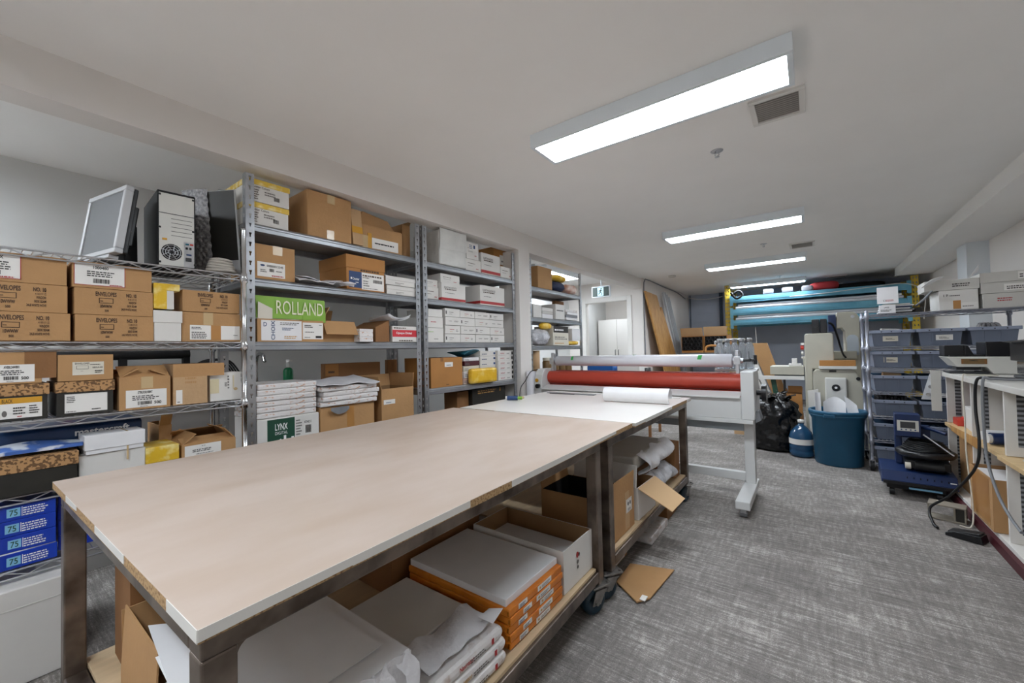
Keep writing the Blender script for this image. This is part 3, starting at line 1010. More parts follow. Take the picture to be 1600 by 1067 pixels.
b = B(); b.box(-.002, .045, -.003, .1, .0, .095); b.box(-.002, .092, -.0035, .12, .085, .117); b.build('yellow_wrapper', 'yellow_wrap', t, bevel=.003)
left_box('lidded_box', 'plain white lidded box under the yellow wrapped box', 'box', 0.514,0.611,1.363, z2, .22, m='white_card', lid=(.055,'white_card'))
a0, a1, az = 0.616,0.86,1.377
carton('envelope_carton', 'short brown ENVELOPES carton beside the rack post, on a taped carton', 'carton', (-2.385, a0+.004, z2+.1435), 90, a1-a0-.006, .26, .103, 'kraft', 'printed envelope cartons', prints=env_prints())
left_box('taped_carton', 'brown carton with a wide white label under the short ENVELOPES carton', 'carton', a0, a1, z2+.141, z2, .26, tape=(.105,.04,.06), X=-2.385,
         labels=[(.13,.06,.86,.5,[('l',.03,.72,.2,.2,2,'ink'),('l',.03,.1,.3,.5,4,'ink'),('r',.4,0,.2,1,'tape_tan'),('l',.86,.3,.12,.1,1)])])
# third tier
def dark_shoebox(label, y0, y1, yellow):
    t = left_box('shoe_box', label, 'box', y0, y1, z3+.135, z3, .26, m='black_card', lid=(.042,'kraft_print'), group='dark boxes with patterned brown lids',
        labels=[(.13,.08,.76,.56,[('r',0,.72,1,.28,'tape_yellow'),('t','BLACK',.04,.76,.25,.18,'ink'),('e',.04,.1,.12,.3,'ink_grey'),('l',.3,.2,.3,.4,3,'ink'),('l',.68,.2,.26,.45,4,'ink'),('l',.4,.06,.14,.1,1,'ink_red')] if yellow else
                 [('l',.05,.55,.22,.36,4,'ink'),('l',.04,.06,.3,.08,1,'ink'),('l',.62,.1,.22,.1,1,'ink'),('o',0,0,1,1,'ink_grey',.001)], 'label' if yellow else 'label')])
    return t
b0, b1, bz = 0.221,0.381,0.993
dark_shoebox('black box with a patterned brown lid, under the ENVELOPES REGULAR carton', b0, b1, False)
e0, e1, ez = 0.067,0.199,1.011
dark_shoebox('black box with a yellow edged label at the left frame edge', e0, e1, True)
left_box('labelled_carton', 'brown carton with an ENVELOPES REGULAR label, on a black box', 'carton', 0.224,0.381,1.172-.004, z3+.137, .25,
         labels=[(.25,.22,.57,.5,[('t','ENVELOPES',.08,.8,.45,.14,'ink'),('o',.12,.45,.38,.26,'ink',.001),('t','REGULAR',.63,.5,.33,.12,'ink'),('l',.55,.76,.42,.1,1,'ink'),('l',.7,.14,.28,.26,2,'ink'),('l',.25,.28,.12,.06,1)], 'label_cream')])
left_box('labelled_carton', 'brown carton with a large 500 label at the left frame edge, on a black box', 'carton', 0.061,0.184,1.185-.004, z3+.137, .25, tape=(.12,.08,.1), tape_mat='kraft_dark',
         labels=[(.02,.06,.83,.55,env_label('AVEBL24WB01','500'))])
left_box('open_carton', 'open brown carton with a 500 barcode label, flaps folded in', 'carton', 0.399,0.57,1.066, z3, .25, hollow=True, flaps=[('f',-62,.1),('b',-70,.1),('l',-58,.07),('r',-66,.07)], tape=(.09,.04,.05),
         labels=[(.12,.06,.8,.54,env_label('STRUOR10BRT','500'))])
left_box('creased_carton', 'tall pale brown carton with a creased front and a small white tag', 'carton', 0.581,0.712,1.116, z3, .22, m='kraft_pale', tilt=-3, tape=(.1,.2,.06), tape_mat='kraft', X=-2.375,
         labels=[(.08,.03,.18,.34,[('l',.2,.1,.5,.15,1)])], prints=[('l',.34,.52,.36,.3,3,'kraft')])
left_box('white_taped_box', 'white carton with yellowed tape stains, beside the rack post', 'carton', 0.728,0.864,1.068, z3, .2, m='white_card', X=-2.39,
         prints=[('r',.0,.28,.28,.5,'tape_stain'),('t','RED',.46,.5,.07,.14,'ink_grey'),('l',.55,.42,.06,.5,5,'ink'),('r',.72,.4,.04,.48,'tape_stain'),('e',.74,.34,.14,.1,'tape_clear')])
# fourth tier
t = T('tool_case', 'long dark blue tool case with pale lettering, behind the white boxes', 'tool case', (-2.50, 0.031, z4), 90)
cw = 0.498 - (0.031)
b = B(); b.prism([(0,0),(0,.205),(.012,.218),(.238,.218),(.25,.205),(.25,0)], 0, cw, 'x'); b.build('body', 'blue_case', t, bevel=.006)
b = B(); b.box(0, cw, -.004, .0, .085, .098); b.build('seam', 'black_plastic', t)
graphics(t, (0.285-(0.031),-.0008,.172), (1,0,0), (0,0,1), .17, .030, [('t','mastercraft',0,0,1,1,'white_letter',.03)])
left_box('lidded_box', 'large plain white box under the long white box, fourth rack tier', 'box', 0.281,0.482,0.76, z4, .11, m='white_card')
left_box('long_white_box', 'long white box with a rubber band round it, on a white box', 'box', 0.299,0.476,0.839, 0.755+.007, .12, m='white_paper', tilt=1, X=-2.36, tape=(.125,.006,.12), tape_mat='tape_clear', lid=(.06,'white_paper'))
t = left_box('patterned_lid_box', 'wide black box with a honeycomb patterned brown lid, bottom left edge', 'box', 0.003,0.274,0.79, z4, .14, m='black_card', X=-2.345, lid=(.05,'kraft_print'), tilt=0)
b = B()
b.sheet(lambda u, v: (-2.365-.11*v, 0.057 + .235*u + .02*v, 0.799 + .018 + .008*math.sin(u*5)*v + .010*v), 8, 4, .012)
tag(b.build('padded_envelope', 'blue_pack'), 'blue and white padded packet lying on the honeycomb patterned lid', 'packet')
left_box('gift_box', 'white box with a yellow paper top, between white boxes and brown carton', 'box', 0.487,0.597,0.751, z4, .18, m='white_card', lid=(.07,'yellow_wrap'), bev=.004)
left_box('open_carton', 'open brown carton with a white label, right end of the fourth tier', 'carton', 0.611,0.83,0.737, z4, .25, hollow=True, flaps=[('f',-75,.08),('b',-60,.1),('l',-50,.07),('r',-40,.07)],
         labels=[(.05,.3,.66,.62,[('t','#10',.45,.8,.1,.1,'ink'),('l',.2,.35,.7,.3,2,'ink'),('l',.3,.12,.5,.1,1)])])
left_box('open_carton', 'low open carton behind the yellow topped box', 'carton', 0.571,0.62,0.82, z4, .2, X=-2.56, hollow=True, flaps=[('f',30,.06)])
# fifth tier: boxed copy paper in blue
def ream_box(label, y0, y1, zb, h, X=-2.37, tilt=0, strip=True):
    return carton('blue_paper_box', label, 'paper box', (X, y0, zb), 90 + tilt, y1-y0, .26, h, 'blue_ream', 'blue copy paper boxes', bev=.002,
        prints=[('r',.44,.22,.15,.56,'light_blue'),('t','75',.47,.3,.09,.38,'ink_green'),('l',.62,.2,.3,.6,4,'white_letter'),('r',.605,.2,.008,.6,'white_letter'),('l',.05,.3,.3,.4,2,'light_blue')])
q0, q1, qz = 0.003,0.22,0.6
names = ['topmost blue paper box with a 75 label at the left frame edge', 'second blue paper box from the top at the left frame edge', 'third blue paper box from the top, slightly crooked', 'lowest blue paper box in the front pile, white edge showing on top']
zz = z5
for i in range(4):
    hh = .056
    t = ream_box(names[3-i], q0 + (.0, .008, -.004, .003)[i], q1 + (.004, .0, .0, .0)[i], zz, hh, tilt=(2,-1,0,0)[i], X=-2.368 + (.008 if i == 0 else 0))
    if i == 0:
        b = B(); b.box(.002, q1-q0, .004, .03, hh, hh+.004); b.build('white_edge', 'white_paper', t)
    zz += hh + (.0045 if i == 0 else .001)
g0 = q1 + .012
for i in range(4):
    ream_box(['lowest','second lowest','second highest','topmost'][i] + ' blue paper box in the rear pile by the table leg', g0, g0+.26, z5 + i*.058, .056, X=-2.43 - (.02 if i == 2 else 0))
t = carton('floor_carton', 'big blank white carton on the carpet under the wire rack', 'carton', (-2.285, -.30, .001), 90, .565, .46, .342, 'white_card', bev=.004)
b = B(); b.box(0, .565, -.001, .0, .27, .275); b.build('fold_line', 'grey_card', t)

# on top of the wire rack: old computer gear
zt5 = 1.574
def monitor():
    t = T('computer_monitor', 'old silver framed flat monitor leaning on the top wire shelf', 'monitor', (-2.57, 0.416-.063) + (zt5,), 11)
    w, h = .36, .31
    X = Matrix.Translation((-.0, 0, .035)) @ Matrix.Rotation(math.radians(-8), 4, 'X')
    b = B(); b.X = X
    f = .022
    b.box(-w/2, w/2, 0, .03, 0, f); b.box(-w/2, w/2, 0, .03, h-f, h); b.box(-w/2, -w/2+f, 0, .03, f, h-f); b.box(w/2-f, w/2, 0, .03, f, h-f)
    b.build('bezel', 'silver_plastic', t, bevel=.004)
    b = B(); b.X = X; b.box(-w/2+f, w/2-f, .006, .012, f, h-f); b.build('screen', 'screen', t)
    b = B(); b.X = X; b.box(-w/2+.004, w/2-.004, .03, .048, .004, h-.004); b.box(-w*.3, w*.3, .048, .085, .06, h-.06); b.build('back_shell', 'black_plastic', t, bevel=.006)
    b = B(); b.X = X; b.box(-w/2+.06, w/2-.06, .004, .04, -.018, 0); b.build('speaker_bar', 'silver_plastic', t, bevel=.003)
    b = B(); b.box(-.1, .1, -.02, .17, 0, .016); b.hexa([(-.035,.09,.016),(.035,.09,.016),(.035,.14,.016),(-.035,.14,.016),(-.03,.10,.2),(.03,.10,.2),(.03,.14,.2),(-.03,.14,.2)])
    b.build('stand', 'black_plastic', t, bevel=.003)
monitor()

def tower():
    y0, y1 = 0.537, 0.68
    t = T('computer_tower', 'black desktop computer tower showing its grey back with round fan', 'computer', (-2.42, y0, zt5), 90-4)
    w, h, d = y1-y0, .36, .36
    b = B(); b.box(0, w, .004, d, 0, h); b.build('case', 'black_matte', t, bevel=.004)
    b = B(); b.box(.006, w-.006, 0, .005, .008, h-.012); bp = b.build('back_plate', 'machine_light', t, bevel=.001)
    b = B()
    for i in range(5):
        b.box(w*.35, w*.9, -.0008, 0, h*(.42+.055*i), h*(.42+.055*i)+.002)
    b.box(w*.04, w*.96, -.0008, 0, h*.70, h*.70+.003); b.build('slot_covers', 'dark_grey', bp)
    cx, cz, R = w*.36, h*.20, w*.27
    b = B(); b.X = Matrix.Translation((cx, 0, cz)) @ Matrix.Rotation(PI/2, 4, 'X')
    b.lathe([(0, .0008), (R, .0008), (R, .0)], n=30)
    fo = b.build('fan_opening', 'black_matte', t)
    b = B()
    for k in (.35, .6, .85):
        b.tube([(cx+R*k*math.cos(a*PI/14), -.002, cz+R*k*math.sin(a*PI/14)) for a in range(28)], .0016, 5, closed=True)
    for a in range(8):
        an = a*PI/4
        b.tube([(cx+R*.2*math.cos(an), -.002, cz+R*.2*math.sin(an)), (cx+R*math.cos(an+.5), -.002, cz+R*math.sin(an+.5))], .0016, 5)
    b.build('fan_grille', 'chrome_rough', fo)
    b = B()
    b.box(w*.68, w*.94, -.002, 0, h*.02, h*.36)
    po = b.build('port_panel', 'chrome_rough', t)
    for k, (x, z, sx, sz) in enumerate(((.72,.32,.09,.02),(.84,.32,.09,.02),(.72,.26,.06,.03),(.82,.26,.06,.03),(.74,.18,.14,.02),(.72,.1,.16,.05))):
        b = B(); b.box(w*x, w*(x+sx), -.004, -.002, h*z, h*(z+sz)); b.build('port', ['teal','red_button','black_plastic','black_plastic','ink_blue','dark_grey'][k], po)
    b = B(); b.box(w*.12, w*.24, -.003, 0, h*.35, h*.375); b.build('power_socket', 'tape_yellow', t)
    b = B()
    for x in (.02, .9):
        for z in (.05, .5, .93):
            b.box(w*x, w*(x+.07), -.0015, 0, h*z, h*(z+.025))
    b.build('clips', 'black_plastic', t)
tower()
def slim_display():
    t = T('slim_computer', 'slim black and silver all in one computer half covered in bubble wrap', 'computer', (-2.615, .825, zt5+.022), 30)
    X = Matrix.Rotation(math.radians(5), 4, 'X')
    b = B(); b.X = X; b.box(-.15, .15, 0, .012, 0, .45); b.build('body', 'silver_plastic', t, bevel=.004)
    b = B(); b.X = X; b.box(-.145, .145, -.002, 0, .075, .445); b.build('screen', 'black_card', t)
    b = B(); b.X = X
    b.sheet(lambda u, v: (-.155+.15*u, -.008-.004*math.sin(v*60)*math.sin(u*30)-.006*math.sin(u*3.1), .005+.455*v), 40, 44, .003)
    b.build('bubble_wrap', 'bubble', t)
slim_display()
b = B()
cc = Vector((-2.425, .79, 0)); cc.z = zt5 + .012
for k in range(5):
    b.tube([(cc.x + (.042-.003*k)*math.cos(a*PI/10+k), cc.y + (.06-.004*k)*math.sin(a*PI/10+k), cc.z + k*.0135 + .002*math.sin(a*.6+k)) for a in range(20)], .0075, 8, closed=True)
tag(b.build('cable_coil', 'cable_grey'), 'coil of thick pale grey cable on the top wire shelf by the post', 'cable')

# ---------------------------------------------------------------- first bay of steel shelving
ZA, ZB3, ZC_, ZD = 1.868, 1.57, 1.225, 0.61
AX = -2.415
y0, y1, zt = .907, 1.13, 0
for i, lab in enumerate(('lower white archive box with a yellow lid on the top shelf by the post', 'upper white archive box with a yellow lid on the top shelf by the post')):
    carton('archive_box', lab, 'box', (-2.425 + .006*i, y0 + .002*i, ZA + .124*i), 90, y1-y0-.004, .335, .122, 'white_card', 'yellow lidded archive boxes', lid=(.03,'yellow_lid'),
           prints=[('l',.12,.1,.16,.5,5,'ink_brown'),('t','Domtar Colors',.1,.62,.42,.1,'ink_brown'),('b',.62,.2,.14,.18),('l',.4,.36,.3,.22,2,'ink_grey')])
left_box('large_carton', 'large plain brown carton on the top shelf beside the archive boxes', 'carton', 1.232,1.52,2.148, ZA, .36, X=AX, tape=(.15,.05,.055), bev=.004,
         tilt=-1, prints=[('r',.42,0,.16,.2,'tape_clear')])
t = left_box('taped_carton', 'battered brown parcel bound in clear tape with a white address label', 'parcel', 1.555,1.97,2.047, ZA, .27, X=-2.475, m='kraft', bev=.012, tilt=-3,
         labels=[(.38,.1,.52,.42,[('l',.1,.45,.8,.25,1,'ink'),('l',.1,.5,.7,.14,1,'ink')])], tape=None)
pw = 1.97 - 1.555
b = B(); b.box(.0, pw*.36, -.003, .0, .015, .1); b.build('tape_band', 'tape_clear', t, bevel=.001)
b = B(); b.box(pw*.3, pw*.37, -.0036, .0, .015, .12); b.build('tape_strip', 'tape_yellow', t)
b = B(); b.prism([(0,.16),(pw,.155),(pw*.8,.26),(pw*.3,.29)], .06, .28, 'y'); b.X = Matrix.Identity(4); b.build('bulging_flap', 'kraft', t, bevel=.01)
t = T('carton_flap_piece', 'upright brown board with yellow tape standing against the parcel', 'cardboard', (-2.41, 1.532, ZA+.006), 90-1)
b = B(); b.X = Matrix.Rotation(math.radians(-7), 4, 'X'); b.box(0, .075, 0, .03, 0, .245); b.build('board', 'kraft_pale', t, bevel=.002)
b = B(); b.X = Matrix.Rotation(math.radians(-7), 4, 'X'); b.box(-.001, .076, -.0015, .0, .08, .125); b.build('tape', 'tape_yellow', t)
left_box('small_carton', 'small brown carton behind the steel post on the top shelf', 'carton', 2.082,2.16,2.171, ZA, .15, X=-2.6, hollow=True, flaps=[('r',25,.05)], m='kraft')
# second shelf
left_box('labelled_carton', 'brown carton with a shipping label at the left of the second steel shelf', 'carton', 0.94,1.154,1.761, ZB3, .34, X=AX, tape=(.12,.05,.05), tilt=-1,
         labels=[(.07,.07,.67,.42,[('e',.1,.7,.16,.14,'ink_blue'),('t','00000012345',.33,.68,.6,.16,'ink'),('b',.42,.36,.18,.22),('l',.66,.4,.26,.14,1),('l',.1,.3,.24,.25,2),('l',.5,.06,.44,.14,1,'ink_red')])])
t = left_box('lidded_carton', 'brown carton with a deep lid and a blue and white label', 'carton', 1.479,1.769,1.797, ZB3, .33, X=-2.41, m='kraft_orange', lid=(.085,'kraft_orange'),
         labels=[(.06,.06,.32,.47,[('r',.12,.5,.12,.12,'white_letter'),('t','Domtar',.3,.46,.5,.16,'white_letter'),('l',.5,.3,.3,.1,1,'white_letter')],'ink_blue'),
                 (.38,.03,.6,.5,[('l',.04,.78,.9,.18,1,'ink_brown'),('l',.04,.68,.4,.1,1,'ink_brown'),('b',.5,.44,.42,.2),('l',.06,.2,.3,.4,3),('l',.06,.06,.8,.08,1)])], prints=[('l',.35,.56,.5,.1,1,'ink_brown')])
b = B()
yy0, yy1 = 1.154, 1.514
b.sheet(lambda u, v: (-2.36-(.16 if u < .8 else .03)*v + .01*math.sin(u*9), yy0+(yy1-yy0)*u, ZB3+.010+.03*v*(1-v)*2+.010*abs(math.sin(u*11+v*4))*(1-u*.4) + (.012*(1-v) if u > .6 else .0)), 24, 6, .003)
b.sheet(lambda u, v: (-2.365-.14*v, yy0+.02+(yy1-yy0)*.7*u, ZB3+.028+.02*v+.010*math.sin(u*7+1)), 18, 5, .003)
tag(b.build('crumpled_paper', 'crumple'), 'crumpled white paper lying in front of the deep lidded carton', 'paper')
def white_box(label, y0, y1, zb, h, X=-2.42, d=.3, group='small white boxes on the steel shelving', pr=None, tilt=0, m='white_card', lid=True):
    return carton('white_box', label, 'box', (X, y0, zb), 90 + tilt, y1-y0, d, h, m, group, lid=(h*.45, m) if lid else None,
                  prints=pr if pr is not None else [('l',.3,.25,.3,.12,1,'ink_brown'),('l',.3,.12,.2,.08,1,'ink_grey')], bev=.0015)
c0, c1, cz = 1.784,2.056,1.67
white_box('flat white box beside the deep lidded carton, lower of two', c0+.012, c1+.005, ZB3, .063)
white_box('flat white box beside the deep lidded carton, upper of two', c0, c1-.01, ZB3+.0665, .062, X=-2.412)
white_box('flat white box standing further back behind the pair', c0+.16, c1-.02, ZB3, .15, X=-2.725, d=.15)
# third shelf
t = left_box('open_carton', 'open brown carton with a bright green lettered flap standing over it', 'carton', 0.953,1.323,1.351, ZC_, .34, X=AX, hollow=True, m='kraft',
         labels=[(.66,.12,.33,.78,[('l',.08,.7,.4,.2,2,'ink'),('l',.8,.85,.16,.06,1,'ink'),('l',.1,.4,.5,.1,1,'ink'),('r',.62,.06,.3,.14,'ink'),('l',.08,.08,.3,.1,1)])])
gw = 1.323 - 0.953
gh = 1.35 - ZC_
b = B(); b.box(gw*.05, gw*.64, -.002, .001, .006, gh*.95); wt = b.build('torn_front', 'white_paper', t)
graphics(wt, (gw*.05,-.0022,.006), (1,0,0), (0,0,1), gw*.59, gh*.94, [('t','D',.05,.66,.08,.2,'ink_blue'),('l',.45,.75,.5,.16,2,'ink_grey'),('l',.5,.5,.3,.16,2,'ink_blue'),('l',.55,.1,.4,.16,2,'ink_gold')])
graphics(wt, (gw*.24,-.0026,.01), (0,0,1), (-1,0,0), gh*.85, gw*.055, [('t','CHOIX',0,0,1,1,'ink_blue',.01)])
b = B(); b.X = Matrix.Translation((0, .02, gh)) @ Matrix.Rotation(math.radians(-3), 4, 'X')
b.box(gw*.0, gw*1.06, -.004, 0, .005, .13); gl = b.build('green_flap', 'green_card', t)
b = B(); b.X = Matrix.Translation((0, .02, gh)); b.box(gw*.68, gw*1.06, -.006, -.002, -.006, .06); b.build('green_tongue', 'green_card', t)
graphics(gl, (gw*.28, .0135, gh+.032), (1,0,0), (0,0,1), gw*.74, .078, [('t','ROLLAND',0,0,1,1,'pale_letter',.0)])
b = B(); b.sheet(lambda u, v: (gw*(.02+.2*u), .012-.004*v, gh+.005+.09*v-.035*u), 3, 3, .002); b.build('pink_label', 'label_cream', t)
t = left_box('open_carton', 'open brown carton lying with its flap folded forward, next to the green flap', 'carton', 1.331,1.555,1.357, ZC_, .3, X=AX-.03, hollow=True, flaps=[('f',150,.1),('l',-30,.1),('b',-20,.1)])
b = B()
for i in range(5):
    b.box(0, .1, .002*(i % 2), .2, i*.017, i*.017+.0165)
t = b.build('booklet_stack', 'wrap_print', loc=(-2.38, 1.55, ZC_+.0015), rz=PI/2)
tag(t, 'short pile of printed white booklets between the brown cartons', 'booklets')
b = B(); b.hexa([(0,0,0),(.115,0,0),(.115,.3,0),(0,.3,0),(.0,0,.10),(.115,0,.155),(.115,.3,.155),(0,.3,.10)])
tag(b.build('slanted_carton', 'kraft_dark', loc=(-2.41, 1.69, ZC_+.0015), rz=PI/2, bevel=.003), 'dark brown carton with slanted top beside the red banded box', 'carton')
t = left_box('red_banded_box', 'white paper box with a broad red band across its front', 'paper box', 1.827,2.055,1.34, ZC_, .28, X=-2.405, m='white_card')
rw = 2.055 - 1.827
graphics(t, (0,-.0004,0), (1,0,0), (0,0,1), rw, .125, [('r',.0,.3,1,.4,'red_band'),('t','Opaque Digital',.14,.42,.62,.17,'white_letter',.02),('l',.05,.78,.6,.12,1,'ink_brown'),('l',.25,.05,.6,.12,1,'ink_brown')])
b = B()
p0, p1 = 1.768, 1.959
for k in range(4):
    b.sheet(lambda u, v: (-2.37-.24*v-.01*k, p0+(p1-p0)*u+.01*k, 1.346+.034+.006*k+.03*(2*u-1)**2*(1-.5*v)+.006*math.sin(v*5+k)), 12, 4, .002)
tag(b.build('loose_papers', 'white_paper'), 'curling loose white sheets on top of the red banded box', 'papers')
# lowest visible shelf: wrapped reams
y0, y1, zt = 0.943,1.288,0.839
t = carton('green_label_box', 'white paper box with a dark green printed label under a pile of reams', 'paper box', (-2.405, y0, ZD), 90, 1.283-y0, .3, .19, 'white_card', bev=.003,
       labels=[(.15,.1,.43,.86,[('t','LYNX',.27,.62,.46,.22,'white_letter',.02),('t','DIGITAL',.27,.47,.46,.1,'white_letter',.0),('r',.58,.12,.09,.3,'white_letter'),('e',.4,.14,.12,.18,'white_letter'),('e',.75,.14,.08,.12,'white_letter'),('r',.86,.14,.1,.2,'white_letter'),('l',.1,.1,.24,.12,1,'white_letter')],'ink_green')],
       prints=[('l',.6,.4,.1,.5,6,'ink_grey'),('t','4734211',.74,.72,.12,.08,'ink'),('b',.76,.42,.1,.24)])
zz = ZD + .192
for i in range(6):
    carton('paper_ream', ['lowest','second','third','fourth','fifth','topmost'][i] + ' wrapped paper ream from the bottom, piled on the green labelled box' if i not in (0, 5) else ('lowest' if i == 0 else 'topmost') + ' wrapped paper ream in the tall pile on the green labelled box',
           'paper ream', (-2.41 + rnd.uniform(-.004,.004), y0 + rnd.uniform(-.008,.006), zz), 90 + rnd.uniform(-1.4,1.2), 1.28-y0-.005, .29, .0305, 'wrap_print', 'wrapped reams on the green labelled box', bev=.006)
    zz += .0315
y0, y1, zt = 1.288,1.666,0.808
seam_carton = left_box('taped_carton', 'brown carton with a taped seam under the second pile of wrapped reams', 'carton', y0+.004, y1+.002, ZD+.213, ZD, .27, X=-2.405, tape=(.2,.05,.19), tape_mat='tape_tan', bev=.003)
zz = ZD + .2155
for i in range(4):
    carton('paper_ream', ['lowest','second','third','topmost'][i] + ' wrapped ream in the loose pile on the seamed brown carton', 'paper ream', (-2.39 + .012*(i % 2), y0 + .008*(i % 3), zz), 90 + (-1,1,-1.5,1)[i], y1-y0+.012, .29, .03, 'wrap_print' if i != 2 else 'wrap', 'wrapped reams on the seamed carton', bev=.007)
    zz += .031
b = B()
b.sheet(lambda u, v: (-2.36-.30*v+.012*math.sin(u*8)*(1-v), y0-.01+(y1-y0+.02)*u, zz+.012+.016*v+.02*u*v-.022*max(0,(u-.55))*(1-v)*math.sin(u*9)+.004*math.sin(u*13)), 20, 8, .004)
tag(b.build('wrapper_sheet', 'crumple'), 'torn white ream wrapper lying over the second pile of reams', 'paper')
b = B()
b.sheet(lambda u, v: (-2.383+.004*math.sin(u*9), y0+.06+.12*u, ZD+.208-.045*v*(1-abs(2*u-1)**2*.6)), 12, 4, .002)
b.v = [(y - y0 - .004, -2.405 - x, z - ZD) for x, y, z in b.v]; b.build('torn_wrapper', 'mid_grey', seam_carton)
left_box('open_carton', 'tall open brown carton with upright flaps and a small white sticker', 'carton', 1.728,2.008,0.896, ZD, .28, X=-2.405, hollow=True, flaps=[('b',8,.09),('r',4,.1),('l',15,.09)], m='kraft',
         labels=[(.06,.62,.34,.11,[('l',.2,.3,.6,.3,1,'ink_blue')])], bev=.003)
left_box('stored_carton', 'large dim brown carton with printed corner, at the back of the lowest shelf', 'carton', 1.489,1.932,1.081, ZD, .06, X=-2.70, m='kraft_dark', prints=[('r',.0,.82,.22,.17,'kraft_orange'),('l',.05,.86,.1,.06,1,'ink')])
left_box('stored_carton', 'dark brown carton standing behind the steel posts in the middle', 'carton', 2.018,2.105,1.093, ZD, .04, X=-2.72, m='kraft_dark')
# ---------------------------------------------------------------- second bay of steel shelving
ZE = 1.862
BX = -2.42
t = carton('battered_white_carton', 'large battered white carton with crushed corners, tallest on the top shelf', 'carton', (-2.405, 2.3, ZE), 90-2, 2.605-(2.3), .34, .285, 'white_battered', bev=.012)
bw = 2.605-(2.3)
b = B()
b.sheet(lambda u, v: (bw*u, -.004-.012*math.sin(v*3.1)*(.6+.4*math.sin(u*5)), .125+.17*v+.012*u*(1-v)), 12, 8, .004)
b.build('sagging_flap', 'white_battered', t)
b = B()
b.sheet(lambda u, v: (bw*.02+.012*math.sin(v*9), -.012+.0*u, .13+.15*v), 2, 6, .002); b.box(bw*.0, bw*.03, -.016, -.01, .27, .292)
def bigwhite(label, y0, y1, zb, h, X=BX, stripe=None, d=.3, tilt=0, left=True):
    pr = [('l',.12,.62,.5,.1,1,'ink_brown'),('l',.14,.42,.4,.06,1,'ink_grey'),('l',.66,.2,.2,.12,1,'ink_red')]
    if stripe:
        pr = [('r',0,stripe,1,.14,'ink_red'),('t','EXIT BOX',.0,.0,.001,.001,'ink_red')][:1] + pr[:2] + [('t','EARTHCHOICE',.1,.7,.5,.1,'ink_grey')]
    sp = [('r',0,stripe,1,.14,'ink_red')] if stripe else ()
    return carton('white_box', label, 'box', (X, y0, zb), 90+tilt, y1-y0, d, h, 'white_card', 'large white paper boxes on the steel shelving', prints=pr, side_prints=sp, bev=.002)
a0, a1, az = 2.635,2.807,1.959
bigwhite('white box with a dark blue corner print, upper of two by the battered carton', a0, a1-.01, ZE+.105, .15)
bigwhite('plain white box under the one with the blue corner print', a0-.01, a1+.02, ZE, .103)
b = B(); b.box(0, .11, -.0012, 0, 0, .06); lb = b.build('printed_patch', 'label', loc=(BX+.001, a0+.03, ZE+.185), rz=PI/2)
graphics(lb, (0,-.0012,0), (1,0,0), (0,0,1), .11, .06, [('l',.05,.2,.4,.7,3,'ink_blue'),('r',.55,.3,.2,.5,'ink_blue')])
tag(lb, 'blue printed card tucked against the upper white box on the top shelf', 'card')
a0, a1, az = 2.836,3.114,2.055
bigwhite('tall white box with a red stripe along its foot, top shelf of the second bay', a0, a1, ZE, az-ZE, stripe=.04)
a0, a1, az = 3.12,3.321,1.971
bigwhite('low white box at the right end of the top shelf', a0, a1, ZE, az-ZE, d=.12)
left_box('small_carton', 'brown carton with a white tag behind the low white box, top right', 'carton', 3.19,3.52,2.198, ZE, .2, X=-2.56, m='kraft_orange', labels=[(.3,.5,.35,.3,[('l',.2,.3,.6,.3,1)])])
# second shelf
a0, a1, az = 2.174,2.311,1.706
bigwhite('white box behind the double post, lower of two on the second shelf', a0+.01, a1+.012, ZB3, .1, X=-2.45)
bigwhite('white box behind the double post, upper of two on the second shelf', a0+.02, a1+.012, ZB3+.102, .06, X=-2.46)
a0, a1, az = 2.33,2.613,1.716
bigwhite('white box with brown lettering in the middle of the second shelf', a0, a1, ZB3, az-ZB3, stripe=.02)
bigwhite('flat white lidded box on the white box with brown lettering', a0+.0, a1-.06, az+.001, .075, X=-2.43)
a0, a1, az = 2.809,3.164,1.752
bigwhite('white box with a red band round its foot, right end of the second shelf', a0, a1, ZB3, az-ZB3, stripe=.06, d=.32, tilt=-1)
# third shelf: wall of small white boxes
g = [696,720,743,766,788]
ys = [2.365, 2.547, 2.737, 2.944, 3.161]
colname = ['leftmost', 'second', 'third', 'rightmost']
rowname = ['bottom', 'second', 'third', 'top']
for r_ in range(4):
    for c_ in range(4):
        hh = .068
        if r_ == 3 and c_ >= 1:
            hh = .06
        pr = [('l',.28,.5,.28,.14,1,'ink_brown'),('l',.28,.28,.2,.1,1,'ink_grey'),('r',.05,.3,.06,.4,'ink')] if (r_ + c_) % 3 == 0 else \
             ([('l',.3,.5,.3,.14,1,'ink_red'),('l',.3,.26,.2,.1,1,'ink_gold'),('l',.7,.3,.16,.3,2,'ink_grey')] if (r_ + c_) % 3 == 1 else [('l',.2,.45,.26,.16,1,'ink_grey'),('l',.56,.4,.3,.2,2,'ink_brown')])
        white_box('small white box in the packed block, %s row, %s column' % (rowname[r_], colname[c_]), ys[c_] + .002, ys[c_+1] - .002, ZC_ + .0715*r_, hh,
                  X=-2.42 - rnd.uniform(0, .012), d=.28, group='packed block of small white boxes', pr=pr, lid=False)
sy0, sy1 = 2.177, 2.35
for i, (h_, lab) in enumerate(((.115,'bottom white box with pale green print, left stack of the third shelf'), (.085,'middle white box in the left stack of the third shelf'), (.062,'top white box in the left stack of the third shelf'))):
    zb = ZC_ + (0, .117, .204)[i]
    white_box(lab, sy0 + .006*i, sy1 - .004*i, zb, h_, X=-2.43, d=.26, group='left stack of white boxes on the third shelf', lid=False,
              pr=[[('l',.05,.7,.4,.1,1,'green_card'),('l',.4,.2,.3,.1,1,'ink_grey')],[('l',.2,.5,.5,.14,1,'ink_red')],[]][i])
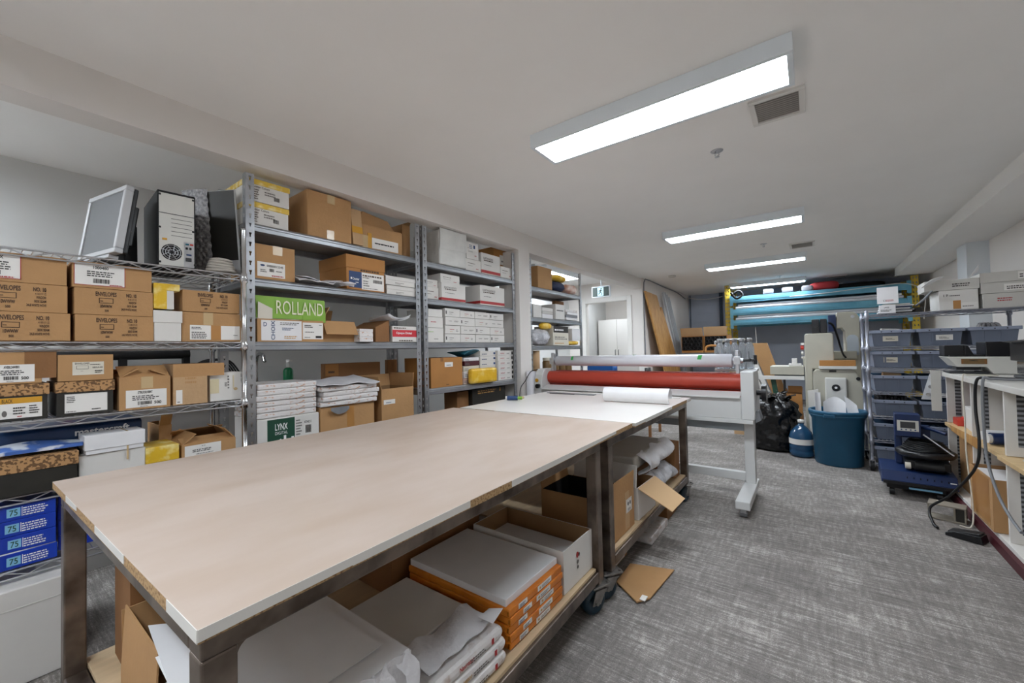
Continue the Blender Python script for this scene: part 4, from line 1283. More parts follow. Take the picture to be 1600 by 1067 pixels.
# fourth shelf
ZF = 0.86
left_box('taped_carton', 'orange brown carton with a small white tag beside the steel post', 'carton', 2.198,2.555,1.098, ZF, .32, X=-2.42, m='kraft_orange', tape=(.12,.03,.03), tape_mat='kraft_dark', labels=[(.42,.68,.26,.16,[('l',.2,.3,.6,.3,1)])], prints=[('l',.46,.06,.12,.05,1,'ink_brown')])
left_box('yellow_envelope_pack', 'bright yellow pack of padded envelopes, crumpled', 'packet', 2.625,2.971,0.993, ZF, .055, X=-2.375, m='yellow_bag', bev=.02, tilt=-2)
my0, my1 = 2.599, 2.801
zz = ZF
for i, (hh, k, lab) in enumerate(((.05,'pink_bag','lowest bundle with brown paper in the magazine pile'), (.055,'white_paper','thick white bundle in the middle of the magazine pile'), (.05,'label_cream','cream bundle of papers in the magazine pile'), (.04,'maroon','maroon folder in the magazine pile'), (.03,'white_paper','thin white bundle near the top of the magazine pile'))):
    t = carton('paper_bundle', lab, 'papers', (-2.45+.01*(i % 2), my0 + .002*i, zz), 90 + (-1,1,-1,1,0)[i], my1-my0, .25, hh, k, 'pile of bundles on the fourth shelf', bev=.004, prints=[('l',.05,.2,.3,.5,2,'ink_grey')])
    zz += hh + .001
b = B(); b.sheet(lambda u, v: (-2.43-.2*v, my0-.01+(my1-my0)*u, zz+.034+.022*math.sin(u*3+v*2)+.03*(1-v)*u), 10, 8, .008)
tag(b.build('folded_plastic', 'teal'), 'folded teal plastic sheet on top of the magazine pile', 'plastic sheet')
for c_ in range(2):
    a0 = (2.821, 3.055)[c_]
    a1 = (3.045, 3.304)[c_]
    for r_ in range(6):
        white_box('white ream box in the %s column, %s from the bottom, fourth shelf' % (('left', 'right')[c_], ('first','second','third','fourth','fifth','sixth')[r_]), a0, a1, ZF + .0478*r_, .0465, X=-2.42 - (.02 if c_ == 0 else 0) - rnd.uniform(0,.006), d=.3,
                  group='two columns of white ream boxes', lid=False, pr=[('l',.15,.3,.3,.3,2,'ink_red'),('r',.86,.15,.1,.6,'ink'),('l',.55,.3,.2,.3,1,'ink_grey')] if c_ else [('l',.1,.3,.4,.3,1,'ink_blue'),('r',.85,.3,.12,.4,'ink_blue')])
# below: dark crate with lettering and a small carton
t = left_box('sign_case', 'dark case with pale lettering on the low shelf beside the column', 'case', 2.722,3.202,0.798, 0.482, .2, X=-2.46, m='black_card')
lw_ = 3.202 - 2.722
lh_ = 0.799 - .482
graphics(t, (0,-.0004,0), (1,0,0), (0,0,1), lw_, lh_, [('l',.15,.86,.6,.12,2,'ink_gold'),('r',.82,.86,.02,.12,'tape_yellow')])
left_box('small_carton', 'small dark brown carton on the low shelf beside the lettered case', 'carton', 2.567,2.714,0.79, 0.482, .16, X=-2.5, m='kraft_dark')
# roll standing by the column foot
t = T('paper_roll', 'white roll standing on end against the column beside the laminator', 'roll', (-2.30, 3.44, 0))
b = B(); b.lathe([(.03,.0),(.052,.0),(.052,.93),(.03,.93),(.03,.0)], n=28); b.build('roll', 'film', t)

# ---------------------------------------------------------------- third shelving unit, beyond the column
ZG = 1.837
t = left_box('stored_carton', 'square brown carton on the top shelf just beyond the column', 'carton', 3.791,4.096,2.08, ZG, .35, X=-2.42, m='kraft', bev=.003)
b = B(); b.box(0, .37, 0, .33, 0, .02)
tag(b.build('grey_tray', 'lamp_housing', loc=(-2.44, 3.771, 2.078+.0035), rz=PI/2, bevel=.004), 'flat pale grey lid resting on the square carton beyond the column', 'lid')
def soft(name, label, cat, px0, px1, y0, y1, z0, z1, m, seed, amp=.12, power=2.6, freq=2.5):
    b = B()
    b.blob(((px0+px1)/2, (y0+y1)/2, (z0+z1)/2), ((px1-px0)/2, (y1-y0)/2, (z1-z0)/2), amp, freq, seed, 16, floor=z0, power=power)
    b.v = [(min(px1, max(px0, x)), min(y1, max(y0, y)), min(z1, max(z0, z))) for x, y, z in b.v]
    return tag(b.build(name, m), label, cat)
soft('navy_bag', 'dark navy cloth bag on the top shelf beside the square carton', 'bag', -2.62, -2.41, 4.13, 4.442, ZG+.004, ZG+.13, 'navy_cloth', 3)
soft('yellow_bag', 'yellow plastic bag lying on the navy bag, top shelf', 'bag', -2.66, -2.41, 4.132, 4.508, ZG+.132, ZG+.215, 'yellow_bag', 5, .1)
soft('pink_bag', 'pink and white plastic bag at the right end of the top shelf', 'bag', -2.62, -2.405, 4.487, 4.75, ZG+.004, ZG+.13, 'pink_bag', 8)
ZH = 1.503
left_box('lidded_box', 'white box at the left of the shelf under the square carton', 'box', 3.698,3.868,1.645, ZH, .25, X=-2.43, m='white_card')
t = left_box('stationery_box', 'white box with black lettering in the middle of the same shelf', 'box', 4.164,4.381,1.682, ZH, .28, X=-2.42, m='white_card', prints=[('l',.1,.55,.8,.14,1,'ink')])
for i, (pa, pb, k, hh) in enumerate(((846,866,'white_paper',.05),(846,865,'grey_card',.03),(847,866,'white_card',.04))):
    zb = ZH + (0,.052,.083)[i]
    carton('paper_bundle', ('lower','middle','upper')[i] + ' flat white bundle between the boxes beyond the column', 'papers', (-2.445, (3.907), zb), 90, .235, .26, hh, k, 'flat bundles beyond the column', bev=.004)
for i in range(4):
    carton('paper_bundle', ('lowest','second','third','topmost')[i] + ' bundle in the pile at the right end of the shelf by the doorway', 'papers', (-2.40-.01*(i % 2), 4.389+.01*(i % 3), ZH+.033*i), 90+(1,-1,1,-1)[i], .29, .28, .031, ('white_paper','mid_grey','white_paper','wrap')[i], 'pile of bundles by the doorway', bev=.004)
left_box('stored_carton', 'brown carton at the back of the shelf above the paper bundles', 'carton', 4.659,4.887,1.788, ZH, .05, X=-2.71, m='kraft_dark')
ZI = 1.193
soft('paper_bag', 'crumpled white and clear plastic bag hanging over the shelf edge', 'bag', -2.6, -2.385, 3.632, 4.027, ZI+.004, 1.375, 'clear_bag', 12, .16)
soft('yellow_packet', 'yellow and orange packet on top of the crumpled bag', 'packet', -2.48, -2.39, 3.838, 4.046, 1.377, 1.45, 'yellow_bag', 2, .08)
t = left_box('black_label_box', 'cream box with a black lettered band beside the crumpled bag', 'box', 4.059,4.428,1.418, ZI, .26, X=-2.40, m='label_cream', prints=[('r',.02,.66,.96,.34,'ink'),('l',.1,.76,.8,.16,1,'white_letter'),('l',.1,.3,.8,.2,2,'ink_grey'),('l',.1,.08,.6,.1,1,'ink_gold')])
left_box('lidded_box', 'white box overhanging the shelf end near the doorway', 'box', 4.516,4.725,1.398, ZI+.06, .24, X=-2.395, m='white_paper')
soft('yellow_packet', 'flat yellow packet under the overhanging white box', 'packet', -2.6, -2.405, 4.45, 4.75, ZI+.003, ZI+.055, 'yellow_bag', 21, .06, 3.5)
ZJ = 0.862
b = B(); b.lathe([(.05,0),(.062,0),(.062,.275),(.05,.275),(.05,0)], n=20)
tag(b.build('cardboard_tube', 'kraft_pale', loc=(-2.49, 3.787, ZJ+.001)), 'short wide cardboard tube standing behind the laminator', 'tube')
jar0 = T('jar', 'glass jar of brown paste with a pale lid, first from the cardboard tube', 'jar', (-2.46, 4.009, ZJ+.001), 0, 'jars behind the laminator')
b = B(); b.lathe([(.0,0),(.05,0),(.055,.01),(.055,.14),(.045,.16)], n=18); b.build('glass', 'brass', jar0)
b = B(); b.lathe([(.05,.155),(.052,.16),(.052,.19),(.0,.192)], n=18); b.build('lid', 'label_cream', jar0)
for k, s in enumerate(('second', 'third', 'fourth')):
    dup(jar0, (-2.46, 4.009 + .16*(k+1), ZJ+.001), 'glass jar of brown paste with a pale lid, %s from the cardboard tube' % s)
left_box('stored_carton', 'low brown carton seen below the film roll', 'carton', 3.822, 4.311, .78, .453, .28, X=-2.42, m='kraft')

# ---------------------------------------------------------------- roll laminator
lam = T('roll_laminator', 'wide white roll laminator with a red silicone roller on a wheeled stand', 'laminator', (0, 0, 0))
LX0, LX1 = -2.235, -0.345
Y0 = 3.39
def lbox(name, x0, x1, y0, y1, z0, z1, m='lam_white', bev=.004, parent=None):
    b = B(); b.box(x0, x1, y0, y1, z0, z1); return b.build(name, m, parent or lam, bevel=bev)
b = B(); b.prism([(Y0,.605),(Y0,.955),(Y0+.30,.955),(Y0+.34,.90),(Y0+.38,.60)], LX1-.085, LX1, 'x'); rp = b.build('end_cabinet', 'lam_white', lam, bevel=.006)
b = B(); b.prism([(Y0,.605),(Y0,.80),(Y0+.02,.90),(Y0+.06,.955),(Y0+.24,.955),(Y0+.34,.88),(Y0+.38,.60)], LX0, LX0+.085, 'x'); lp = b.build('end_cabinet', 'lam_white', lam, bevel=.006)
b = B(); b.cyl((LX0+.03, Y0-.004, .845), (LX0+.03, Y0+.004, .845), .018, n=14); b.build('warning_sticker', 'tape_yellow', lp)
b = B(); b.cyl((LX0+.05, Y0-.03, .79), (LX0+.05, Y0+.01, .79), .022, n=16); b.build('knob', 'black_plastic', lp)
lbox('front_panel', LX0+.085, LX1-.086, Y0+.004, Y0+.03, .605, .765)
lbox('lower_lip', LX0+.02, LX1-.01, Y0-.006, Y0+.03, .575, .604, bev=.003)
b = B(); b.prism([(Y0-.02,.768),(Y0+.10,.800),(Y0+.10,.790),(Y0-.02,.758)], LX0+.09, LX1-.09, 'x'); b.build('feed_table', 'lam_white', lam, bevel=.002)
b = B(); b.cyl((LX0+.086, Y0+.17, .868), (LX1-.086, Y0+.17, .868), .062, n=36); b.build('upper_roller', 'silicone_red', lam)
b = B(); b.cyl((LX0+.086, Y0+.18, .748), (LX1-.086, Y0+.18, .748), .055, n=32); b.build('lower_roller', 'silicone_red', lam)
lbox('pressure_bar', LX0+.086, LX1-.086, Y0+.22, Y0+.27, .912, .935, 'dark_red', .006)
lbox('rear_panel', LX0+.086, LX1-.086, Y0+.30, Y0+.33, .6, .86)
b = B(); b.cyl((LX1, Y0+.16, .79), (LX1+.035, Y0+.16, .79), .02, n=14); b.cyl((LX1+.035, Y0+.16, .79), (LX1+.065, Y0+.16, .79), .066, n=26); b.build('hand_wheel', 'black_plastic', lam, bevel=.003)
b = B(); b.hexa([(LX1,Y0+.03,.58),(LX1+.035,Y0+.05,.6),(LX1+.035,Y0+.2,.6),(LX1,Y0+.22,.58),(LX1,Y0+.05,.66),(LX1+.02,Y0+.07,.665),(LX1+.02,Y0+.18,.665),(LX1,Y0+.2,.66)]); b.build('side_guard', 'mid_grey', lam, bevel=.004)
for s, xa in ((1, LX1-.085), (-1, LX0+.02)):
    lg = lbox('leg', xa, xa+.065, Y0+.11, Y0+.21, .115, .575, 'lam_white', .003)
    lbox('foot', xa-.012, xa+.075, 3.06, 3.66, .062, .118, 'lam_white', .006, lg)
    for yy in (3.10, 3.62):
        c = B(); c.lathe([(.014,.05),(.014,.062)], (xa+.03, yy, 0), 10); c.prism([(xa+.008,.025),(xa+.052,.025),(xa+.045,.052),(xa+.015,.052)], yy-.01, yy+.03, 'y'); cs = c.build('caster', 'chrome_rough', lam)
        c = B(); c.cyl((xa+.010, yy+.015, .026), (xa+.05, yy+.015, .026), .026, n=18); c.build('wheel', 'mid_grey', cs)
lbox('upper_crossbar', LX0+.085, LX1-.085, Y0+.12, Y0+.19, .50, .574, 'lam_grey', .003)
lbox('lower_crossbar', LX0+.085, LX1-.085, Y0+.13, Y0+.18, .125, .185, 'lam_white', .003)
# brackets that carry the film roll
RY = Y0 + .20
for xa, nm in ((LX0+.10, 'left'), (LX1-.135, 'right')):
    b = B()
    b.box(xa, xa+.022, RY-.03, RY+.03, .93, 1.11)
    b.box(xa-.012, xa+.034, RY-.045, RY-.03, 1.0, 1.06)
    b.cyl((xa-.02, RY, 1.03), (xa+.05, RY, 1.03), .02, n=14)
    br = b.build('roll_bracket', 'chrome_rough', lam, bevel=.002)
    if nm == 'right':
        b = B(); b.cyl((xa+.03, RY, 1.03), (xa+.13, RY, 1.035), .012, n=12); b.cyl((xa+.10, RY-.04, 1.035), (xa+.10, RY+.04, 1.035), .012, n=10); b.cyl((xa+.13, RY, 1.0), (xa+.13, RY, 1.07), .012, n=10)
        b.build('tension_knob', 'black_plastic', br, bevel=.001)
b = B(); b.tube(spline([(LX0+.02,Y0+.04,.95),(LX0-.02,Y0-.03,.93),(LX0-.06,Y0-.07,.84),(LX0-.10,Y0-.10,.76),(LX0-.12,Y0-.10,.55)], 6), .004, 6); b.build('cable', 'black_plastic', lam)
t = T('film_roll', 'long white film roll with green tape scraps mounted over the laminator', 'film roll', (0, 0, 0))
fx0, fx1 = LX0+.153, LX1-.162
b = B(); b.lathe([(.02,fx0),(.0485,fx0),(.0525,fx1),(.02,fx1)], n=36)
b.X = Matrix.Identity(4)
b.v = [(z, RY + x, 1.03 + y) for x, y, z in b.v]
b.build('film', 'film', t)
for fx, w, l, sl in ((.115,.022,.03,0), (.50,.012,.03,.3), (.845,.03,.042,.15)):
    b = B()
    x = fx0 + (fx1-fx0)*fx
    aa = 0.2 if sl != .3 else 1.2
    b.sheet(lambda u, v: (x + w*u + sl*.04*v, RY - .0535*math.cos(aa+.8*v), 1.03 + .0535*math.sin(aa+.8*v)), 2, 5, .0006)
    b.build('green_tape', 'green_tape', t)
# ---------------------------------------------------------------- under the near table
SZ = 0.1965
t = carton('open_carton', 'brown carton with one tall flap standing up, at the near end of the table shelf', 'carton', (-1.60, .272, SZ), 0, .33, .30, .085, 'kraft', hollow=True, flaps=[('f',-3,.165),('l',4,.15)], bev=.002)
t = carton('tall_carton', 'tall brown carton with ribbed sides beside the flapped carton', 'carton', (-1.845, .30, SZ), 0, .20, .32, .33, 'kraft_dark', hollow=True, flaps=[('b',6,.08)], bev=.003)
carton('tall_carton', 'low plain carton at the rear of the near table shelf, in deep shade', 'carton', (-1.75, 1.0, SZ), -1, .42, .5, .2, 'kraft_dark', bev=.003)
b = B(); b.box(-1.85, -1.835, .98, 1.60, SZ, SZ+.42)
tag(b.build('backing_board', 'kraft_dark', bevel=.001), 'dark brown sheet of board standing along the back of the near table shelf', 'board')

def sheets(name, label, x0, x1, y0, y1, z0, n, th, m, jit=.006, group=None, rz=0):
    """A squared stack of big sheets, a little uneven at the edges."""
    b = B()
    for i in range(n):
        dx, dy = rnd.uniform(-jit, jit), rnd.uniform(-jit, jit)
        b.box(x0+dx, x1+dx, y0+dy, y1+dy, z0+i*th, z0+(i+1)*th)
    o = b.build(name, m, rz=rz)
    return tag(o, label, 'paper', group)
t = T('sheet_stack', 'tall stack of big white sheets nearest the camera on the table shelf', 'paper', (0, 0, 0))
b = B()
for i in range(14):
    b.box(-1.225+rnd.uniform(-.004,.004), -.825+rnd.uniform(-.004,.004), .285+rnd.uniform(-.004,.004), .665, SZ+i*.0155, SZ+i*.0155+.0152)
b.build('sheets', 'white_paper', t)
b = B()
b.sheet(lambda u, v: (-1.245+.36*u-.05*(1-v)*(1-u), .268+.36*v, .418+.09*(1-u)**2*(1-v)**1.5+.004), 14, 12, .0012)
b.sheet(lambda u, v: (-1.235+.41*u-.02*(1-v)*(1-u), .272+.39*v, .4145+.035*(1-u)**2*(1-v)+.002), 14, 12, .0012)
b.build('lifted_sheets', 'white_paper', t)
b = B()
b.sheet(lambda u, v: (-.815+.011*math.sin(v*4+1)*abs(math.sin(u*17))+.008*u*v, .295+.36*u, SZ+.012+.215*v+.006*math.sin(u*23)), 40, 12, .002)
for k in range(5):
    u0 = .36+.065*k
    b.sheet(lambda u, v: (-.84+.035*u+.006*k, u0+.04*v+.008*math.sin(u*6+k), .420-.02*u+.008*math.sin(v*5+k)-.05*u*u), 5, 6, .0012)
b.build('torn_wrapper', 'crumple', t)
b = B(); b.box(-1.26, -.955, .705, 1.005, SZ, SZ+.105)
t = b.build('sheet_stack', 'white_card', bevel=.004)
tag(t, 'low stack of big white sheets between the tall stack and the orange reams', 'paper')
for i in range(3):
    t = carton('plastic_ream', ('lowest','middle','topmost')[i] + ' white plastic wrapped ream at the shelf edge beside the orange reams', 'paper ream', (-.945, .715 + .006*(i % 2), SZ + .0345*i), 0, .165 - .006*i, .285, .0338, 'wrap', 'plastic wrapped reams at the shelf edge', bev=.014)
    graphics(t, (.1652-.006*i, .03, .003), (0,1,0), (0,0,1), .225, .028, [('t','Navigator',.06+.1*i,.2,.26,.62,'ink_red' if i != 1 else 'ink_gold',.02),('l',.45,.25,.3,.5,2,'ink_grey'),('r',.86,.2,.05,.6,'ink_red')])
t = T('torn_plastic', 'torn white plastic wrapping loose on top of the plastic wrapped reams', 'wrapping', (0, 0, 0))
b = B()
b.sheet(lambda u, v: (-.94+.12*v+.004*math.sin(u*19), .72+.27*u, SZ+.118+.012*math.sin(u*9+v*4)*(1-v)+.012*v*(1-v)), 26, 9, .002); b.build('wrapping', 'crumple', t)
b = B(); b.sheet(lambda u, v: (-.85+.055*u, .95+.05*v, SZ+.135+.02*u*v), 4, 4, .0015); b.build('torn_corner', 'white_paper', t)

# orange wrapped reams with a white top sheet
for i in range(5):
    zb = SZ + .0255*i
    t = carton('orange_ream', 'orange wrapped ream with white end labels, ' + ('lowest of the pile of five','second from the bottom of the pile','middle of the pile of five','second from the top of the pile','topmost, under the white sheets')[i], 'paper ream',
        (-1.285 + .003*(i % 2), 1.035 - .002*(i % 3), zb), 0, .49, .335, .0248, 'orange_wrap', 'orange wrapped reams', bev=.005)
    st = sticker(t, (.4902, .05+.02*(i % 2), .005), (0,1,0), (0,0,1), .05, .016, [('l',.08,.15,.8,.7,2,'ink_blue')])
    st = sticker(t, (.4902, .15+.015*(i % 3), .004), (0,1,0), (0,0,1), .09, .018, [('l',.3,.2,.6,.6,2,'ink_grey'),('r',.1,.3,.12,.4,'ink_gold')])
    b = B(); b.prism([(0,.004),(.0,.021),(.012,.012)], .481, .4904, 'x'); b.X = Matrix.Identity(4); b.build('folded_end', 'orange_wrap', t)
t = T('sheet_stack', 'neat stack of white sheets on top of the orange wrapped reams', 'paper', (-1.28, 1.04, SZ+.128))
b = B(); b.box(0, .465, 0, .325, 0, .024); b.build('sheets', 'white_paper', t, bevel=.002)

t = carton('open_carton', 'open white carton with brown inside, holding white sheets, at the end of the near shelf', 'carton', (-.798, 1.387, SZ), 90, .25, .465, .165, 'white_card', hollow=True, inner='kraft_inside', bev=.002, fill=('white_paper', .55, 'sheets'))
graphics(t, (.09,-.0006,.05), (1,0,0), (0,0,1), .06, .08, [('e',.2,.6,.35,.3,'ink_red'),('e',.25,.3,.3,.2,'ink_grey'),('e',.3,.05,.2,.18,'ink'),('e',.5,.62,.2,.2,'ink')], name='emblem')

# ---------------------------------------------------------------- under the far table
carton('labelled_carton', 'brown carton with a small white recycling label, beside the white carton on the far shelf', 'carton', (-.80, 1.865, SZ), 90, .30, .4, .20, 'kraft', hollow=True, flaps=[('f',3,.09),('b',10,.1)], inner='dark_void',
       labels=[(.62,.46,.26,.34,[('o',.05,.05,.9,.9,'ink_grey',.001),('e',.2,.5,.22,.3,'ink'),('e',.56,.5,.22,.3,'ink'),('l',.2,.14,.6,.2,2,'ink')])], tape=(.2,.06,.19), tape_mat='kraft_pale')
t = carton('open_carton', 'open white carton with a brown flap hanging out into the aisle', 'carton', (-.795, 2.215, SZ), 90-2, .27, .42, .175, 'white_card', hollow=True, inner='kraft_inside', bev=.002)
b = B(); b.X = Matrix.Translation((0, .0, .175)) @ Matrix.Rotation(math.radians(118), 4, 'X') @ Matrix.Translation((.0,0,0))
b.hexa([(.0,-.002,0),(.27,-.002,0),(.27,.002,0),(.0,.002,0),(.02,-.002,.2),(.25,-.002,.2),(.25,.002,.2),(.02,.002,.2)]); b.build('flap', ['carton_edge'], t)
b = B(); b.X = Matrix.Translation((.003, 0, .175)) @ Matrix.Rotation(math.radians(8), 4, 'Y'); b.box(-.006, .006, .01, .40, 0, .12); b.build('flap', 'white_card', t, bevel=.002)
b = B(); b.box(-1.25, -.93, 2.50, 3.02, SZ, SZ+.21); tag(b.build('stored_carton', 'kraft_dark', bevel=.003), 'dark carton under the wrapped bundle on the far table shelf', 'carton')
t = T('wrapped_bundle', 'big ream of sheets in torn white wrapping on top of the far shelf load', 'paper ream', (0, 0, 0))
b = B(); b.box(-1.22, -.86, 2.36, 2.98, SZ+.225, SZ+.30); b.build('sheets', 'grey_card', t, bevel=.012)
b = B(); b.sheet(lambda u, v: (-.875+.075*math.sin(v*3.0)+.012*math.sin(u*21+v*3), 2.42+.56*u, SZ+.305-.12*v+.010*math.sin(u*15)), 34, 9, .003); b.build('torn_wrapper', 'crumple', t)
b = B(); b.sheet(lambda u, v: (-.87+.07*math.sin(v*3.0)+.014*math.sin(u*17+v*5), 2.56+.45*u, SZ+.15-.12*v+.012*math.sin(u*11)), 34, 9, .003); tag(b.build('plastic_bag', 'clear_bag'), 'crinkled clear plastic bag hanging below the wrapped bundle', 'bag')
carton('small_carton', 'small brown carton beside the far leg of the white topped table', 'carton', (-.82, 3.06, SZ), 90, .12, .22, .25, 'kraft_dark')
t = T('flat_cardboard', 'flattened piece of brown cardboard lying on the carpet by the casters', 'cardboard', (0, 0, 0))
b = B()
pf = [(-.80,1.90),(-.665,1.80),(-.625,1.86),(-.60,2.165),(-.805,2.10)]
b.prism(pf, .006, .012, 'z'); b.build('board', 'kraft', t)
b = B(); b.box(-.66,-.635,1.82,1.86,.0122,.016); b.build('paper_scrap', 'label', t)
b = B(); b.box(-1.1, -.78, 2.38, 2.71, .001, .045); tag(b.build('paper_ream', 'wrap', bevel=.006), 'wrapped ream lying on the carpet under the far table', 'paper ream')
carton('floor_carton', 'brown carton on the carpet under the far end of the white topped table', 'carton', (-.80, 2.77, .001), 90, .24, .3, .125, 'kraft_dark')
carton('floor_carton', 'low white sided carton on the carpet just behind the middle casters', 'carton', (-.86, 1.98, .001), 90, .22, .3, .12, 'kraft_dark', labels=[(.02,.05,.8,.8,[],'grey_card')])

# ---------------------------------------------------------------- on the tables
TZ = 0.7625
t = T('paper_scroll', 'curled white sheet lying like a half open roll on the far table', 'paper', (0, 0, 0))
b = B()
def scroll(u, v):
    a = -0.6 + 4.9 * v
    r = .042 + .010 * v
    return (-1.225 + .45*u, 2.80 + .03*u + r*math.cos(a), TZ + .056 + r*math.sin(a) - (.006 if v > .8 else 0))
b.sheet(scroll, 4, 30, .0012)
b.build('sheet', 'white_paper', t)
b = B(); b.box(-1.93, -.80, 3.17, 3.22, TZ, TZ+.005); tag(b.build('board_strip', 'white_card'), 'thin white strip of board along the far edge of the far table', 'strip')
b = B(); b.box(-1.90, -1.45, 3.08, 3.13, TZ, TZ+.004); b.box(-1.86, -1.62, 3.06, 3.079, TZ, TZ+.003, 1)
tag(b.build('ruler', ['mid_grey', 'black_plastic']), 'flat grey ruler lying at the far left of the white table', 'ruler')
b = B(); b.cyl((-1.90, 2.50, TZ+.018), (-1.83, 2.54, TZ+.018), .017, n=14); b.cyl((-1.83, 2.54, TZ+.018), (-1.80, 2.557, TZ+.018), .012, n=12, m=1); b.cyl((-1.91, 2.494, TZ+.018), (-1.90, 2.50, TZ+.018), .014, n=12, m=2)
tag(b.build('glue_tube', ['ink_blue', 'green_card', 'white_card']), 'small blue, green and white tube lying at the left edge of the far table', 'tube')
b = B(); b.lathe([(.0,0),(.022,0),(.022,.014),(.0,.014)], (-1.88, 2.66, TZ), 18); tag(b.build('tape_roll', 'tape_clear'), 'tiny roll of tan tape at the left edge of the far table', 'tape')
# ---------------------------------------------------------------- pallet rack against the far wall
t = T('pallet_rack', 'blue beam pallet rack with yellow uprights across the far wall', 'pallet rack', (0, 0, 0))
RX0, RX1 = -1.33, 1.36
for x, nm in ((RX0, 'l'), (RX1, 'r')):
    for y in (9.12, 10.0):
        b = B()
        b.box(x-.045, x-.04, y-.03, y+.035, 0, 2.345 if x < 0 else 2.215); b.box(x+.04, x+.045, y-.03, y+.035, 0, 2.345 if x < 0 else 2.215)
        u = b.build('upright', 'rack_yellow', t)
        b = B()
        hh = 2.34 if x < 0 else 2.21
        for s in (0, 1):
            b.perforated(lambda u, v: (x - .04 + .04*s + u, y - .0365, v), .04, hh, .076, [(-.009,-.016),(.009,-.016),(.006,.016),(-.006,.016)])
        b.build('perforated_face', 'rack_yellow', u, weld=True, solid=.001)
    b = B()
    for z0 in (.3, 1.0, 1.7):
        b.tube([(x, 9.15, z0), (x, 9.97, z0+.45)], .014, 6)
    b.build('brace', 'rack_yellow', t)
for z0, z1 in ((1.535, 1.637), (1.735, 1.853), (1.985, 2.10)):
    for y in (9.10, 9.99):
        b = B(); b.box(RX0+.05, RX1-.05, y-.045, y+.0, z0, z1); b.box(RX0+.05, RX1-.05, y-.050, y-.045, z0+.035, z1-.035)
        bm_ = b.build('beam', 'rack_blue', t, bevel=.004)
        b = B(); b.box(RX0+.046, RX0+.10, y-.052, y-.046, z0-.06, z1+.03); b.box(RX1-.10, RX1-.046, y-.052, y-.046, z0-.06, z1+.03); b.build('connector', 'rack_blue', bm_)
# cover boards behind the beams
b = B(); b.box(RX0+.05, RX1-.05, 9.3, 9.95, 1.617, 1.635); b.build('deck', 'rack_dark', t)
b = B(); b.box(RX0+.05, RX1-.05, 9.12, 9.94, 2.075, 2.098); b.build('deck', 'rack_dark', t)
b = B(); b.box(RX0+.05, RX1-.05, 9.12, 9.94, 1.833, 1.851); b.build('deck', 'rack_dark', t)
for z_, n in ((1.6385, 4), (1.8545, 4)):
    for i in range(n):
        y = 9.082 + .056*i
        b = B(); b.cyl((-1.19+.015*i, y, z_+.0245), (1.22 - .05*i, y, z_+.0245), .024, n=14)
        o = b.build('long_pole', 'film')
        tag(o, 'long white pole on the %s level of the pallet rack, %s from the front' % (('lower','upper')[z_ > 1.7], ('first','second','third','fourth')[i]), 'pole', 'long white poles in the pallet rack')
        if i < 3:
            b = B(); b.cyl((-1.15+.015*i, y+.028, z_+.070), (1.20-.05*i, y+.028, z_+.070), .0238, n=14)
            o = b.build('long_pole', 'film')
            tag(o, 'long white pole in the top layer of the %s rack level, %s from the front' % (('lower','upper')[z_ > 1.7], ('first','second','third')[i]), 'pole', 'long white poles in the pallet rack')
soft('black_bag', 'black bag of soft goods jammed under the ceiling at the right of the rack', 'bag', .35, 1.05, 9.35, 9.85, 2.1, 2.215, 'black_matte', 4, .05, 5)
soft('black_bag', 'black bag of soft goods in the middle of the rack top, below the red bag', 'bag', -.15, .34, 9.3, 9.7, 2.1, 2.2, 'black_matte', 6, .05, 5)
soft('red_bag', 'dark red bag lying on the black bags under the ceiling', 'bag', 0.0, .42, 9.13, 9.285, 2.1, 2.255, 'red_cloth', 7, .06, 3.5)
for i, (x, k, lab) in enumerate(((-.72, 'foam_grey', 'grey foam block hanging over the top beam, leftmost of three'), (-.42, 'foam_grey', 'grey foam block hanging over the top beam, middle of three'), (-.12, 'foam_grey', 'grey foam block hanging over the top beam, rightmost of three'))):
    soft('foam_block', lab, 'foam', x, x+.17, 9.06, 9.11, 2.101, 2.20, k, 30+i, .08, 4)
b = B(); b.hexa([(-1.27,9.02,2.04),(-1.10,9.02,2.04),(-1.10,9.07,2.04),(-1.27,9.07,2.04),(-1.29,9.02,2.22),(-1.06,9.02,2.18),(-1.06,9.07,2.18),(-1.29,9.07,2.22)])
b = B(); b.tube(spline([(-1.25,9.0,2.12),(-1.12,8.98,2.2),(-1.06,9.0,2.12),(-1.16,8.98,2.06),(-1.25,8.99,2.18)], 8), .022, 8)
tag(b.build('hanging_cable', 'black_matte'), 'tangle of black cable hung on the left yellow upright', 'cable')
b = B(); b.tube(spline([(-.3,9.03,2.02),(.2,9.02,2.03),(.8,9.03,2.07),(1.25,9.02,2.08),(1.45,9.02,1.9),(1.44,9.05,1.5)], 8), .007, 6)
tag(b.build('draped_cable', 'white_card'), 'thin white cord draped along the top beam to the right yellow upright', 'cord')
b = B(); b.box(-1.665, -1.60, 10.22, 10.28, 0, 2.349); tag(structure(b.build('trim_5', 'rack_dark')), 'dark blue steel post on the far grey wall', 'post')
b = B(); b.box(-2.30, -2.285, 10.27, 10.285, 0, 2.35); structure(b.build('trim_6', 'rack_dark'))
b = B(); b.tube(spline([(-2.325,9.9,2.26),(-1.9,10.0,2.2),(-1.4,9.9,2.24)], 8), .008, 6); tag(b.build('conduit', 'white_card'), 'thin white conduit looping under the ceiling in the far left corner', 'conduit')
b = B(); b.tube(spline([(-2.322,7.03,.9),(-2.318,7.03,2.1),(-2.31,7.06,2.30),(-2.3,7.2,2.335),(-2.305,8.2,2.32),(-2.31,9.2,2.31),(-2.315,9.9,2.24)], 8), .010, 8)
tag(b.build('conduit', 'mid_grey'), 'grey flexible conduit running up the wall corner by the doorway', 'conduit')

